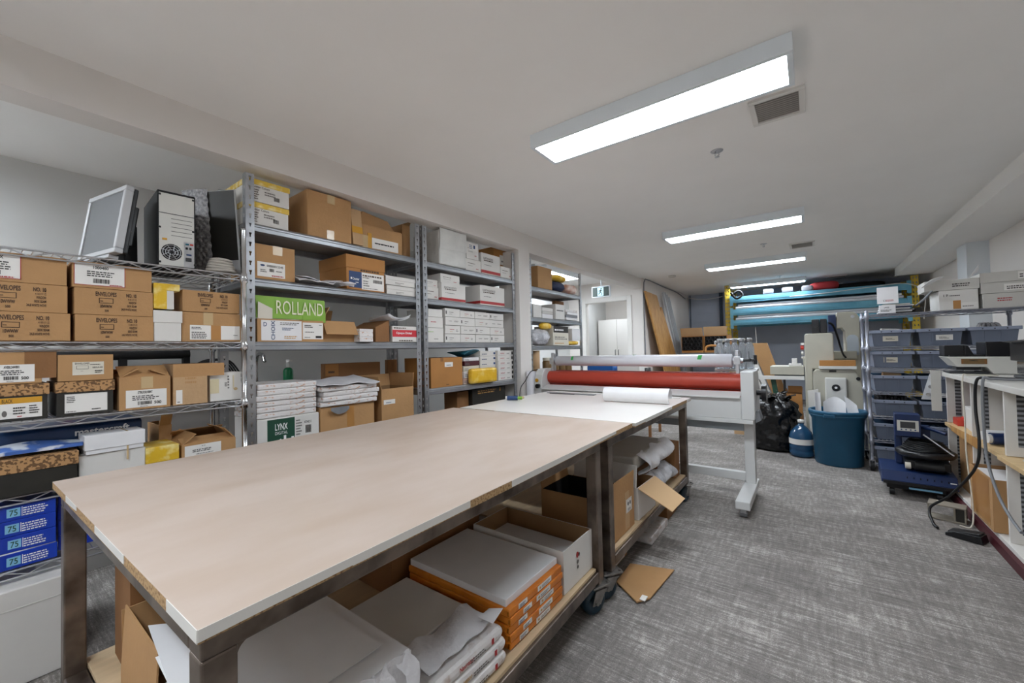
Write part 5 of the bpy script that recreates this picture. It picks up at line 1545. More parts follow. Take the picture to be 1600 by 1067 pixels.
# ---------------------------------------------------------------- timber and studs leaning on the far left wall
t = T('timber_slab', 'wide rough wooden slab leaning on the wall beyond the doorway', 'timber', (0, 0, 0))
b = B(); b.hexa([(-2.00,7.62,0),(-2.00,8.35,0),(-2.04,8.35,0),(-2.04,7.62,0),(-2.27,6.98,2.12),(-2.27,7.62,2.10),(-2.31,7.62,2.10),(-2.31,6.98,2.12)]); b.build('slab', 'pine', t, bevel=.012)
b = B(); b.hexa([(-1.97,8.36,0),(-1.97,8.62,0),(-2.01,8.62,0),(-2.01,8.36,0),(-2.24,7.66,1.75),(-2.24,7.80,1.9),(-2.28,7.80,1.9),(-2.28,7.66,1.75)]); tag(b.build('timber_offcut', 'pine', bevel=.01), 'narrow wooden offcut leaning right beside the wide slab', 'timber')
for i in range(3):
    b = B()
    y0 = 7.80 + .12*i
    b.bar((-2.12+.01*i, 9.0+.10*i, .02), (-2.24+.0*i, y0+.1, 2.18-.03*i), .065, .03, up=(1,0,0))
    b.bar((-2.10+.01*i, 9.03+.10*i, .02), (-2.225, y0+.13, 2.18-.03*i), .006, .05, up=(1,0,0))
    tag(b.build('steel_stud', 'stud_steel'), 'galvanised steel stud leaning on the wall beside the timber, %s of three' % ('first','second','third')[i], 'steel stud', 'leaning steel studs')

# cartons of black tubes on a low stack
t = T('stock_table', 'plain steel table carrying the cartons of black tubes', 'table', (0, 0, 0))
b = B(); b.box(-2.02, -1.18, 8.15, 8.8, .985, 1.02); b.build('tabletop', 'mid_grey', t)
for x in (-1.99, -1.24):
    for y in (8.18, 8.74):
        b = B(); b.box(x, x+.03, y, y+.03, 0, .985); b.build('leg', 'mid_grey', t)
for i in (0, 1):
    x0 = -2.0 + .40*i
    t = carton('tube_carton', ('left', 'right')[i] + ' brown carton full of black tubes, top flap raised, far left', 'carton', (x0, 8.16, 1.022), 0, .385, .5, .315, 'kraft_orange', 'cartons of black tubes')
    b = B(); b.X = Matrix.Translation((0, 0, .315)) @ Matrix.Rotation(math.radians(24 if i == 0 else 16), 4, 'X'); b.box(.0, .385, -.004, .0, 0, .165); b.build('flap', 'kraft_pale', t)
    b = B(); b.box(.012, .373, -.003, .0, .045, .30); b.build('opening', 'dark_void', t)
    for r_ in range(4):
        for c_ in range(5):
            if c_ == 4 and r_ % 2: continue
            xx, zz = .05 + .07*c_ + (.035 if r_ % 2 else 0), .083 + .062*r_
            b = B(); b.X = Matrix.Translation((xx, 0, zz)) @ Matrix.Rotation(PI/2, 4, 'X')
            b.lathe([(.024, -.002), (.024, .03), (.033, .03), (.033, -.002)], n=12)
            o = b.build('tube', 'black_plastic', t)
t = T('hand_truck', 'folded trolley with bent pale tube handles behind the laminator', 'trolley', (0, 0, 0))
HX = -1.219
for k in (0, 1):
    xx, yy = HX + .06*k, 7.0 + .12*k
    b = B(); b.tube(spline([(xx,yy,.1),(xx,yy,1.12),(xx+.02,yy,1.2),(xx+.10,yy,1.235),(xx+.34,yy,1.235)], 8), .014, 10)
    b.build('handle', 'chrome_rough' if k == 0 else 'label_cream', t)
b = B(); b.tube(spline([(HX-.13,6.95,1.06),(HX-.12,6.95,1.12),(HX-.06,6.95,1.15),(HX+.1,6.95,1.14)], 8), .018, 10); b.build('grip', 'kraft_orange', t)
b = B(); b.box(HX-.05, HX+.4, 6.98, 7.14, .1, .14); b.build('base_plate', 'mid_grey', t)
for s in (0, 1):
    b = B(); b.cyl((HX-.02+.4*s, 7.06, .075), (HX+.02+.4*s, 7.06, .075), .075, n=20); b.build('wheel', 'black_rubber', t)
cx0, cx1 = -2.533, -2.166
t = carton('plastic_crate', 'open blue plastic crate seen between the film roll and the red roller', 'crate', (cx0, 5.2, .70), 0, cx1-cx0, .35, .24, 'crate_blue', hollow=True, inner='ink_blue')
b = B(); b.box(cx0-.05, cx1+.55, 5.15, 5.7, .66, .698); tt = b.build('trestle_top', 'birch')
t = T('trestle_table', 'low birch topped table behind the laminator carrying the blue crate', 'table', (0, 0, 0)); tt.parent = t
for x in (cx0, cx1+.46):
    for y in (5.2, 5.62):
        b = B(); b.box(x, x+.03, y, y+.03, 0, .66); b.build('leg', 'kraft_dark', t)
carton('wire_basket', 'white framed open basket beside the blue crate on the low table', 'basket', (cx1+.06, 5.22, .70), 0, .30, .3, .22, 'trim_white', hollow=True, inner='grey_card')
for i in range(2):
    b = B(); b.lathe([(0,0),(.04,0),(.045,.02),(.045,.10),(.02,.14),(.02,.18),(0,.18)], (cx1+.42+.01*i, 5.3+.1*i, .699), 16)
    tag(b.build('black_bottle', 'black_plastic'), ('front', 'rear')[i] + ' squat black bottle on the low table behind the laminator', 'bottle')

# ---------------------------------------------------------------- bottles, cardboard, machines
lbox('rear_tray', -.66, -.36, Y0+.345, Y0+.56, .935, .955, 'lam_white', .002)
bt = None
for i in range(5):
    for j in range(2):
        loc = (-.63 + .055*i, Y0 + .40 + .10*j, .9562)
        lab = 'clear plastic bottle behind the film roll bracket, %s row, %s from the left' % (('front', 'rear')[j], ('first','second','third','fourth','fifth')[i])
        if bt is None:
            bt = T('clear_bottle', lab, 'bottle', loc, 0, 'clear bottles behind the film roll bracket')
            b = B(); b.lathe([(0,0),(.024,0),(.026,.02),(.026,.165),(.02,.195),(.012,.21),(.012,.22)], n=14); b.build('body', 'clear_plastic', bt)
            b = B(); b.lathe([(.0145,.221),(.0145,.245),(.012,.25),(0,.25)], n=14); b.build('cap', 'chrome_rough', bt)
            b = B(); b.tube([(0,-.0275,.06),(0,-.0275,.14)], .004, 6); b.build('seam', 'mid_grey', bt)
        else:
            dup(bt, loc, lab)
b = B()
b.hexa([(-.225,6.0,.002),(-.11,6.0,.002),(-.11,6.08,.002),(-.225,6.08,.002),(-.64,6.02,1.17),(-.455,6.02,1.17),(-.455,6.10,1.17),(-.64,6.10,1.17)])
tag(b.build('slim_carton', 'kraft', bevel=.003), 'tall slim brown carton leaning behind the rubbish bag', 'carton')
t = T('long_carton', 'long narrow white carton with print, leaning beside the tall slim brown carton', 'carton', (0, 0, 0))
b = B()
b.hexa([(-.315,5.95,.002),(-.24,5.95,.002),(-.24,5.99,.002),(-.315,5.99,.002),(-.74,5.97,1.165),(-.645,5.97,1.165),(-.645,6.01,1.165),(-.74,6.01,1.165)])
bd = b.build('body', 'white_card', t)
graphics(bd, (-.712,5.967,1.10), (.425,-.02,-1.163), (1,0,.365), 1.1, .06, [('l',.04,.3,.16,.4,1,'ink'),('l',.30,.3,.16,.4,1,'ink'),('l',.56,.3,.16,.4,1,'ink'),('l',.8,.3,.16,.4,1,'ink')])
b = B(); b.hexa([(-.83,5.86,.02),(-.62,5.86,.02),(-.62,5.88,.02),(-.83,5.88,.02),(-.86,5.99,1.10),(-.76,5.99,1.10),(-.76,6.01,1.10),(-.86,6.01,1.10)]); tag(b.build('cardboard_sheet', 'kraft_pale'), 'narrow pale brown board leaning beside the clear bottles', 'cardboard')
b = B(); b.hexa([(-.30,5.606,.0),(-.25,5.606,.0),(-.25,5.614,.0),(-.30,5.614,.0),(-.40,5.63,.74),(-.35,5.63,.74),(-.35,5.638,.74),(-.40,5.638,.74)]); tag(b.build('green_board', 'ink_green'), 'narrow dark green strip of board leaning by the bin bag', 'board')
b = B(); b.cyl((-.545,6.28,.0), (-.60,6.30,1.38), .012, .003, n=8); tag(b.build('pointed_rod', 'white_card'), 'thin white pointed rod sticking up behind the leaning cardboard', 'rod')

def slabs(parent, name, outline, y0, y1, m, bev=.012):
    b = B(); b.prism(outline, y0, y1, 'y'); return b.build(name, m, parent, bevel=bev, seg=3)
t = T('pressing_machine', 'beige pressing machine with a tall column and sloping body behind the blue bin', 'machine', (0, 0, 0))
slabs(t, 'body', [(0,0),(0,.84),(.03,.872),(.33,.872),(.36,.85),(.47,.52),(.49,0)], 5.5, 6.05, 'machine_beige')
slabs(t, 'column', [(-.08,0),(-.065,1.24),(-.05,1.26),(.17,1.26),(.188,1.24),(.188,.87),(-.002,.87),(-.002,0)], 5.58, 6.0, 'machine_beige', .012)
b = B(); b.box(.10, .28, 5.455, 5.502, .53, .785); hp = b.build('cover', 'machine_light', t, bevel=.012)
b = B(); b.cyl((.19,5.456,.68), (.19,5.448,.68), .035, n=20); pl = b.build('dial', 'black_plastic', hp)
b = B(); b.cyl((.19,5.448,.68), (.19,5.446,.68), .012, n=14); b.build('dial_mark', 'white_letter', pl)
b = B(); b.box(.14, .20, 5.495, 5.4995, .84, .862); b.build('nameplate', 'ink', t)
b = B(); b.cyl((.375,5.5,.775),(.375,5.492,.775),.018,n=14); b.build('bolt', 'black_plastic', t)
b = B(); b.box(.055, .365, 5.47, 5.62, .874, .905); b.build('tray', 'machine_light', t, bevel=.003)
b = B(); b.box(.06, .36, 5.48, 5.61, .906, .965); b.build('wood_block', 'kraft_orange', t, bevel=.002)
b = B(); b.cyl((-.075,5.7,1.105),(-.105,5.7,1.105),.024,n=16); b.build('emergency_stop', 'red_button', t)
b = B(); b.box(-.10,-.07,5.66,5.74,1.135,1.16); b.cyl((-.08,5.69,1.04),(-.10,5.69,1.04),.02,n=10); b.cyl((-.08,5.71,.99),(-.10,5.71,.99),.014,n=10); b.build('switches', 'white_card', t)
b = B(); b.box(-.40, -.078, 5.6, 5.95, .80, .895); b.build('side_table', 'machine_beige', t, bevel=.004)
b = B(); b.box(-.36, -.078, 5.62, 5.93, .755, .80); b.box(-.58, -.078, 5.58, 5.62, .745, .785, 1); b.cyl((-.27,5.7,.5),(-.27,5.7,.755),.012,n=8); b.build('side_table_frame', ['dark_grey', 'white_card'], t)
b = B(); b.box(-.085, -.06, 5.6, 5.9, .895, 1.0); b.build('table_stop', 'machine_beige', t)
b = B(); b.box(-.22,-.10,5.62,5.72,.897,.925); b.box(-.19,-.14,5.64,5.70,.925,.985); tag(b.build('plastic_fixture', 'white_card', bevel=.004), 'white plastic fixture standing on the machine side table', 'fixture')
t = T('c_frame_press', 'beige C shaped press standing behind the sloping machine', 'machine', (0, 0, 0))
arc = [(.375+.085*math.cos(a*PI/12), 1.435+.085*math.sin(a*PI/12)) for a in range(0, 7)]
slabs(t, 'frame', [(.20,0),(.46,0),(.46,1.40)] + arc + [(.255,1.52),(.245,1.40),(.245,1.33),(.30,1.33),(.325,1.29),(.325,.98),(.20,.98)], 6.3, 6.7, 'machine_beige', .006)
b = B()
b.prism([(.338+.0,1.0),(.445,1.0),(.445,1.17)] + [(.39+.055*math.cos(a*PI/8), 1.19+.055*math.sin(a*PI/8)) for a in range(0,9)] + [(.338,1.17)], 6.285, 6.30, 'y'); b.build('oval_cover', 'machine_blue_grey', t)
b = B(); b.cyl((.40,6.30,1.46),(.40,6.285,1.46),.018,n=14); b.build('bolt', 'chrome_rough', t)
b = B(); b.box(.17,.243,6.28,6.5,1.29,1.49); b.build('ram_block', 'press_blue', t, bevel=.004)
b = B(); b.box(.20,.42,6.2,6.32,.96,1.05); b.build('bed', 'machine_beige', t, bevel=.008)
b = B(); b.box(.47,.56,6.35,6.6,.9,1.2); b.build('switch_box', 'machine_beige', t, bevel=.006)
b = B()
b.box(.005, .075, 5.7, 5.9, 1.262, 1.42); b.box(.08,.14,5.68,5.92,1.262,1.42); b.cyl((.04,5.68,1.35),(.04,5.66,1.35),.02,n=12)
tag(b.build('motor_unit', 'black_plastic', bevel=.006), 'black motor unit sitting on top of the beige column', 'motor')
for k in range(4):
    b = B(); b.tube(spline([(.16,5.70+.045*k,1.38),(.20,5.74+.045*k,1.34),(.235,5.84+.03*k,1.22),(.262,5.92+.028*k,1.10),(.285,5.99+.026*k,1.02),(.31,6.03+.026*k,.98)], 8), .0088, 7)
    tag(b.build('hose', 'black_rubber'), 'black hose drooping from the motor unit, %s of four strands' % ('first','second','third','fourth')[k], 'hose', 'black hoses on the machine')
carton('small_carton', 'orange brown open carton with a white label under the machine side table', 'carton', (-.245, 5.63, .36), 0, .14, .16, .22, 'kraft_orange', hollow=True, flaps=[('b',20,.08),('r',4,.07),('l',15,.05)], inner='kraft_dark', labels=[(.18,.14,.56,.3,[('t','FILM',.2,.5,.5,.25,'ink'),('l',.3,.15,.4,.2,1,'ink')])])
b = B(); b.box(-.25, -.10, 5.625, 5.79, 0, .357); tag(b.build('wooden_crate', 'kraft_dark', bevel=.003), 'dark brown crate under the small open carton behind the bin bag', 'crate')
b = B(); b.hexa([(-.04,5.33,0),(.05,5.33,0),(.05,5.35,0),(-.04,5.35,0),(-.05,5.43,.64),(.04,5.43,.66),(.04,5.45,.66),(-.05,5.45,.64)]); tag(b.build('pale_board', 'grey_card'), 'narrow pale board standing behind the blue bin', 'board')

# bin bag, bottle, bin
t = T('trash_bag', 'full shiny black rubbish bag on the carpet beside the laminator', 'trash bag', (-.375, 5.36, 0))
b = B()
vs, fs = [], []
n, k = 34, 72
for i in range(n + 1):
    v = i / n
    for j in range(k):
        a = 2*PI*j/k
        r = .25 * (1 - .10*v - .16*max(0, v-.55)) * min(1, .82 + v*4)
        fold = .035*noise.noise(Vector((math.cos(a)*3, math.sin(a)*3, v*7))) + .022*abs(noise.noise(Vector((a*2.0, v*16, 4.0)))) + .018*noise.noise(Vector((math.cos(a)*8, math.sin(a)*8, v*15)))
        if v > .8:
            r *= 1 - (v-.8)*2.6
            fold *= 1.3
        z = .60*v + .06*noise.noise(Vector((math.cos(a)*2, math.sin(a)*2, 9)))*v
        vs.append(((r+fold)*math.cos(a)*1.0, (r+fold)*math.sin(a)*.82, max(.002, z)))
for i in range(n):
    for j in range(k):
        fs.append((i*k+j, i*k+(j+1) % k, (i+1)*k+(j+1) % k, (i+1)*k+j))
fs.append(tuple(range(k-1, -1, -1))); fs.append(tuple(range(n*k, n*k+k)))
b.add(vs, fs, 0, True); b.build('bag', 'trash_bag', t)
b = B()
for q in range(7):
    a = q*.9
    b.sheet(lambda u, v: (.10*math.cos(a)+(.05+.06*u)*math.cos(a+.9*v)+.02*math.sin(u*9+q), .08*math.sin(a)+(.05+.06*u)*math.sin(a+.9*v), .55+.05*u*(1+.4*math.sin(q))+.012*math.sin(v*6+q)), 6, 6, .003)
b.build('gathered_top', 'trash_bag', t)
t = T('water_bottle', 'large blue tinted water jug on the carpet beside the blue bin', 'water jug', (-.115, 5.12, 0))
b = B(); b.lathe([(0,.004),(.09,.004),(.105,.02),(.105,.06),(.100,.07),(.105,.08),(.105,.11),(.100,.12),(.105,.13),(.105,.20),(.09,.25),(.05,.30),(.026,.32),(.026,.345)], n=28); b.build('body', 'water_blue', t)
b = B(); b.lathe([(.1062,.13),(.1062,.185)], n=28, caps=False); b.build('label', 'label', t)
b = B(); b.lathe([(.029,.34),(.029,.37),(0,.372)], n=18); b.build('cap', 'white_card', t)
bn = T('waste_bin', 'round dark teal waste bin holding scrap paper, in front of the beige machine', 'bin', (.175, 4.99, 0))
b = B(); b.lathe([(0,.003),(.178,.003),(.184,.012),(.200,.43),(.207,.436),(.209,.452),(.216,.456),(.218,.474),(.224,.480),(.226,.500),(.220,.512),(.207,.512),(.202,.49),(.176,.03),(0,.03)], n=48); b.build('body', 'bin_blue', bn)
b = B(); b.lathe([(.217,.458),(.221,.461),(.221,.470),(.217,.473)], n=48, caps=False); b.build('rim_band', 'bin_blue', bn)
b = B(); b.hexa([(-.11,-.222,.455),(-.02,-.236,.455),(-.02,-.205,.455),(-.11,-.19,.455),(-.105,-.226,.485),(-.025,-.238,.485),(-.025,-.205,.485),(-.105,-.19,.485)]); b.build('handle', 'bin_blue', bn, bevel=.004)
for q, (x, y, w, h, rz, tl, lab) in enumerate(((-.14,-.02,.05,.17,.4,.25,'narrow white strip of card sticking out of the blue bin, leftmost'), (-.02,-.04,.17,.08,-.1,.9,'rolled white sheet lying across the top of the blue bin'), (.125,-.075,.09,.15,-.3,.2,'white folded sheet with a slanted top in the blue bin, right side'))):
    b = B()
    c_, s_ = math.cos(rz), math.sin(rz)
    def P_(u, v):
        xx = w*(u-.5) + (0 if q != 2 else -.03*v)
        yy = tl*h*v*.3 + (.05*math.sin(PI*u) if q == 1 else .01*math.sin(3*u))
        zz = .42 + (h+.08)*v*(1 - (.35*u if q == 2 else 0)) + (.05*math.sin(PI*u)*v if q == 1 else 0)
        return (.175 + x + xx*c_ - yy*s_, 4.99 + y + xx*s_ + yy*c_, zz)
    b.sheet(P_, 10, 6, .0015)
    tag(b.build('scrap_paper', 'white_paper'), lab, 'paper')
# ---------------------------------------------------------------- wire rack of grey totes on the right
RW = [.075, .280, .490, .707, .920, 1.108, 1.40]
wire_rack('wire_rack', 'wire rack on casters filled with grey plastic bins, right of the blue waste bin', .405, 1.36, 4.86, 5.30, RW, 1.42, 'x', post='rack_post', casters=True, rim=.022, wire='rack_post')
bin0 = None
names_c = ['left', 'middle', 'right']
names_r = ['bottom', 'second', 'third', 'fourth', 'fifth', 'top']
def tote():
    t = T('tote_bin', '', 'plastic bin', (0, 0, 0), 0, 'grey plastic bins on the wire rack')
    w, d, h = .262, .40, .142
    k = .004
    a = .014
    b = B()
    b.add([(a,a,0),(w-a,a,0),(w-a,d-a,0),(a,d-a,0),(0,0,h),(w,0,h),(w,d,h),(0,d,h)], [(0,3,2,1),(0,1,5,4),(1,2,6,5),(2,3,7,6),(3,0,4,7)])
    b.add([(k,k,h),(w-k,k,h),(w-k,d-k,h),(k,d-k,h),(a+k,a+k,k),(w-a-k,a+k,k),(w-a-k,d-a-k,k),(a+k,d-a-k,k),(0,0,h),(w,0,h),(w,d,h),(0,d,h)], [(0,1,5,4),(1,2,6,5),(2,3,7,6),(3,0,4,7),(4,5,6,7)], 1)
    b.add([(k,k,h),(w-k,k,h),(w-k,d-k,h),(k,d-k,h),(0,0,h),(w,0,h),(w,d,h),(0,d,h)], [(4,5,1,0),(5,6,2,1),(6,7,3,2),(7,4,0,3)])
    for x in (w*.33, w*.66):
        b.hexa([(x-.006,a-.004,.004),(x+.006,a-.004,.004),(x+.006,a+.004,.004),(x-.006,a+.004,.004),(x-.006,-.003,h-.03),(x+.006,-.003,h-.03),(x+.006,.004,h-.03),(x-.006,.004,h-.03)])
    b.build('body', ['tote_grey', 'tote_inside'], t)
    b = B()
    b.box(-.012, w+.012, -.016, .002, h-.026, h+.002); b.box(-.012, 0, .002, d+.012, h-.026, h+.002); b.box(w, w+.012, .002, d+.012, h-.026, h+.002); b.box(0, w, d, d+.012, h-.026, h+.002)
    r = b.build('rim', 'tote_rim', t, bevel=.003)
    b = B()
    for x in (w*.25, w*.5, w*.75):
        b.box(x-.004, x+.004, -.0175, -.016, h-.018, h-.008)
    b.build('rim_mark', 'dark_grey', t)
    return t
mat('tote_rim', '#8991A4', 0.4)
for r_ in range(6):
    for c_ in range(3):
        lab = 'grey plastic bin with stepped rim, %s row, %s column of the right hand wire rack' % (names_r[r_], names_c[c_])
        loc = (.435 + .302*c_, 4.875, RW[r_] + .002)
        if bin0 is None:
            bin0 = tote()
            bin0.location = loc
            bin0['label'] = lab
            t = bin0
        else:
            t = dup(bin0, loc, lab)
        if (r_, c_) in ((5,0),(5,1),(4,0)):
            sticker(t, (.075+.03*c_, .004 if r_ == 5 else .006, .045), (1,0,.0), (0,-.1,1), .10, .045, [('l',.2,.3,.6,.4,2,'ink')], 'label_cream' if c_ == 0 else 'label')
# what lies in the open bins
for q, (r_, c_, k, lab) in enumerate(((5,2,'clear_bag','loose strips of silver foil in the top right plastic bin'),(5,0,'grey_card','folded grey card in the top left plastic bin'),(4,1,'black_matte','black straps in the fifth row middle plastic bin'),(3,0,'kraft_pale','small cream card box in the fourth row left plastic bin'),(2,0,'black_matte','row of black brushes in the third row left plastic bin'),(1,1,'tote_inside','blue parts in the second row middle plastic bin'))):
    x, z = .435+.302*c_, RW[r_]+.01
    zs = 1.0 if q == 0 else .7
    if q in (1, 3):
        b = B(); b.hexa([(x+.06,5.0,z),(x+.2,5.0,z),(x+.2,5.1,z),(x+.06,5.1,z),(x+.08,4.98,z+.155),(x+.2,4.98,z+.145),(x+.2,5.08,z+.145),(x+.08,5.08,z+.155)]); o = b.build('card_box', k, bevel=.002)
    elif q == 4:
        b = B()
        for i in range(9):
            b.box(x+.03+.022*i, x+.045+.022*i, 4.92, 5.2, z, z+.15+.01*(i % 3))
        o = b.build('brush_row', k)
    else:
        b = B()
        for i in range(5):
            b.tube(spline([(x+.04+.03*i,4.95,z+.02),(x+.07+.03*i,5.0,z+.13*zs),(x+.10+.02*i,5.05,z+.165*zs),(x+.14+.015*i,5.1,z+.13*zs)], 6), .012, 6)
        o = b.build('loose_strips', k)
    tag(o, lab, 'contents')
# on top of that rack
RT = 1.402
t = carton('white_box', 'white box with short black print and a tan tape patch on the right hand rack', 'box', (.875, 4.90, RT), 1, .225, .3, .165, 'white_card', 'white cartons on top of the right hand rack', prints=[('t','1 F',.12,.68,.12,.12,'ink'),('l',.28,.7,.3,.08,1,'ink'),('r',.36,.05,.2,.42,'tape_tan'),('r',.56,.05,.42,.3,'label'),('l',.6,.14,.3,.1,1)])
t = carton('white_box', 'battered flat white box with torn flaps on the white box with the tan tape patch', 'box', (.79, 4.91, RT+.168), -1, .32, .3, .085, 'grey_card', 'white cartons on top of the right hand rack', prints=[('l',.52,.3,.36,.4,2,'ink')])
b = B(); b.sheet(lambda u, v: (-.02+.13*u, -.004-.03*v, .03+.075*u+.03*math.sin(u*3)*v), 8, 5, .003); b.sheet(lambda u, v: (.26+.055*u, -.004-.02*v, .085+.05*u*(1+v)), 6, 4, .003); b.build('torn_flap', 'white_paper', t)
for i, (x, w_, zb, hh, k, lab) in enumerate(((1.122,.30,0,.115,'grey_card','grey white carton with red print, bottom of the stack at the right edge'), (1.115,.36,.117,.085,'grey_card','flat carton with a white label, middle of the stack at the right edge'), (1.112,.40,.204,.08,'grey_card','flat carton with a printed label, top of the stack at the right edge'))):
    carton('white_box', lab, 'box', (x, 4.90, RT+zb), 0, w_, .3, hh, k, 'white cartons on top of the right hand rack', prints=[[('l',.26,.45,.3,.3,2,'ink_red')],[],[]][i], labels=[[],[(.34,.2,.4,.6,[('l',.1,.2,.8,.6,2,'ink')])],[(.5,.2,.4,.7,[('l',.05,.2,.9,.6,2,'ink')])]][i])
ex0 = .50
for i in range(7):
    b = B()
    zz = RT + .012*i + (.0 if i < 3 else .002)
    b.box(ex0+.004*i, ex0+.2+.012*(i % 3), 4.91+.006*(i % 2), 5.16, zz, zz+.010)
    tag(b.build('flat_packet', ('black_card','white_paper','mid_grey','white_paper','navy_cloth','white_paper','grey_card')[i]), 'flat packet in the small pile on the right hand rack, %s from the bottom' % ('first','second','third','fourth','fifth','sixth','seventh')[i], 'packet', 'flat packets on the right hand rack')
def upright_card(name, label, x0, x1, y, z0, z1, tilt, items):
    t = T(name, label, 'envelope', (x0, y, z0), tilt)
    b = B(); b.box(0, x1-x0, 0, .012, 0, z1-z0); o = b.build('card', 'white_paper', t, bevel=.001)
    graphics(o, (0,-.0002,0), (1,0,0), (0,0,1), x1-x0, z1-z0, items)
upright_card('printed_envelope', 'white printed envelope leaning upright on top of the flat packets', .485, .625, 4.90, RT+.088, RT+.235, -3, [('o',.3,.12,.1,.12,'ink_grey',.002),('l',.42,.14,.45,.12,2,'ink_red')])
upright_card('printed_envelope', 'small white card with black print hanging in front of the packet pile', .495, .605, 4.888, RT+.003, RT+.075, 2, [('t','LARGE',.3,.62,.3,.16,'ink'),('l',.1,.2,.7,.3,2,'ink')])
b = B(); b.box(.715, .785, 4.95, 5.2, RT+.001, RT+.045); b.box(.73, .77, 4.93, 4.95, RT+.001, RT+.03); tag(b.build('black_case', 'black_card', bevel=.006), 'low dark case between the packets and the white boxes', 'case')
b = B(); b.tube(spline([(.74,4.97,RT+.055),(.78,4.90,RT+.10),(.83,4.865,RT+.17)], 6), .008, 6); tag(b.build('grey_rod', 'mid_grey'), 'thin grey rod leaning on the battered white box', 'rod')

# ---------------------------------------------------------------- white workbench along the right wall
BX0, BX1 = .80, 1.54
t = T('workbench', 'long white slotted panel workbench with wooden shelf along the right wall', 'workbench', (0, 0, 0))
b = B(); b.box(BX0-.022, BX1, 1.9, 4.40, 0, .0498); b.build('kick_base', 'maroon', t)
b = B(); b.box(BX0, BX1, 1.9, 4.47, .05, .075); b.build('base_shelf', 'white_card', t, bevel=.002)
b = B(); b.box(BX0-.02, BX1, 1.9, 4.48, .882, .915); b.build('benchtop', 'grey_card', t, bevel=.004)
for y in (4.45, 3.86, 3.30, 2.4):
    for za, zb in ((.0755, .498), (.532, .8815)):
        b = B(); b.box(BX0+.012, BX1-.02, y-.009, y+.009, za, zb); pn = b.build('divider_panel', 'white_card', t, bevel=.001)
        b = B(); b.box(BX0+.055, BX0+.085, y-.0115, y-.009, za+.05, zb-.02); st = b.build('slot_strip', 'slot_strip', pn)
b = B(); b.box(BX0, BX1-.02, 3.32, 4.47, .505, .53); b.build('wood_shelf', 'birch', t, bevel=.002)
b = B(); b.box(BX0-.015, BX1-.02, 1.9, 3.318, .505, .53); b.build('wood_shelf', 'birch', t, bevel=.002)
b = B(); b.hexa([(BX0-.004,3.70,.48),(BX0+.0,3.70,.48),(BX0+.0,4.28,.497),(BX0-.004,4.28,.497),(BX0-.004,3.70,.545),(BX0,3.70,.545),(BX0,4.30,.53),(BX0-.004,4.30,.53)]); b.build('edge_board', 'pine', t)

# things on the wood shelf
WZ = .5315
carton('paper_box', 'white carton with faint red print on the wooden bench shelf', 'box', (.84, 3.95, WZ), -4, .26, .3, .15, 'white_card', prints=[('l',.1,.45,.25,.3,2,'ink_red')])
soft('wrapped_parcel', 'crumpled white wrapped parcel on the wooden bench shelf', 'parcel', 1.12, 1.5, 3.92, 4.25, WZ+.001, WZ+.24, 'crumple', 41, .08, 3)
t = carton('paper_box', 'open white box with red markings at the front of the wooden shelf', 'box', (.87, 3.40, WZ), 0, .3, .15, .075, 'white_card', prints=[('l',.05,.6,.3,.2,1,'ink_red'),('l',.5,.3,.4,.4,1,'maroon')])
b = B(); b.box(.83, .88, 4.27, 4.40, WZ, WZ+.05); b.box(.86, .93, 4.27, 4.33, WZ+.0, WZ+.065); tag(b.build('red_toolbox', 'red_button', bevel=.004), 'small red and black kit at the far end of the wooden shelf', 'kit')
for i, (y, k, lab) in enumerate(((3.70,'white_paper','white spray can cap lying at the shelf edge'),(3.60,'press_blue','blue and white can lying at the shelf edge'))):
    b = B(); b.cyl((.83,y,WZ+.036),(.97,y+.03,WZ+.036),.034,n=18); b.cyl((.815,y-.003,WZ+.036),(.83,y,WZ+.036),.026,n=16,m=1)
    tag(b.build('spray_can', [k, 'white_card']), lab, 'can')
b = B(); b.box(.86, 1.1, 3.33, 3.385, WZ, WZ+.045); tag(b.build('blue_red_box', ['press_blue'], bevel=.003), 'low blue box by the near divider on the wooden shelf', 'box')
b = B(); b.prism([(.84,WZ),(1.2,WZ),(1.2,WZ+.02),(.9,WZ+.055)], 2.75, 3.2, 'y'); tag(b.build('grey_chute', 'machine_beige', bevel=.003), 'beige metal chute lying on the near part of the wooden shelf', 'chute')
b = B(); b.box(.96, 1.12, 4.30, 4.42, WZ, WZ+.20); b.box(1.0, 1.08, 4.296, 4.30, WZ+.1, WZ+.17, 1); tag(b.build('dark_device', ['black_matte', 'mid_grey'], bevel=.005), 'dark boxy device at the back of the wooden shelf', 'device')
# cartons under the wood shelf
t = carton('open_carton', 'tall open brown carton half out of the bench beside the heat press', 'carton', (.855, 3.93, .0765), 0, .40, .45, .40, 'kraft', hollow=True, tape=(.1,.05,.39), tape_mat='tape_tan', bev=.003)
t = carton('open_carton', 'brown carton filled with white papers under the wooden shelf', 'carton', (.785, 3.42, .0765), 0, .32, .40, .29, 'kraft', hollow=True, fill=('white_paper', .93, 'papers'), bev=.003)
b = B(); b.box(-.0006, 0, .05, .35, .02, .28); b.v = [(x, y, z) for x, y, z in b.v]; b.build('side_tape', 'tape_tan', t)

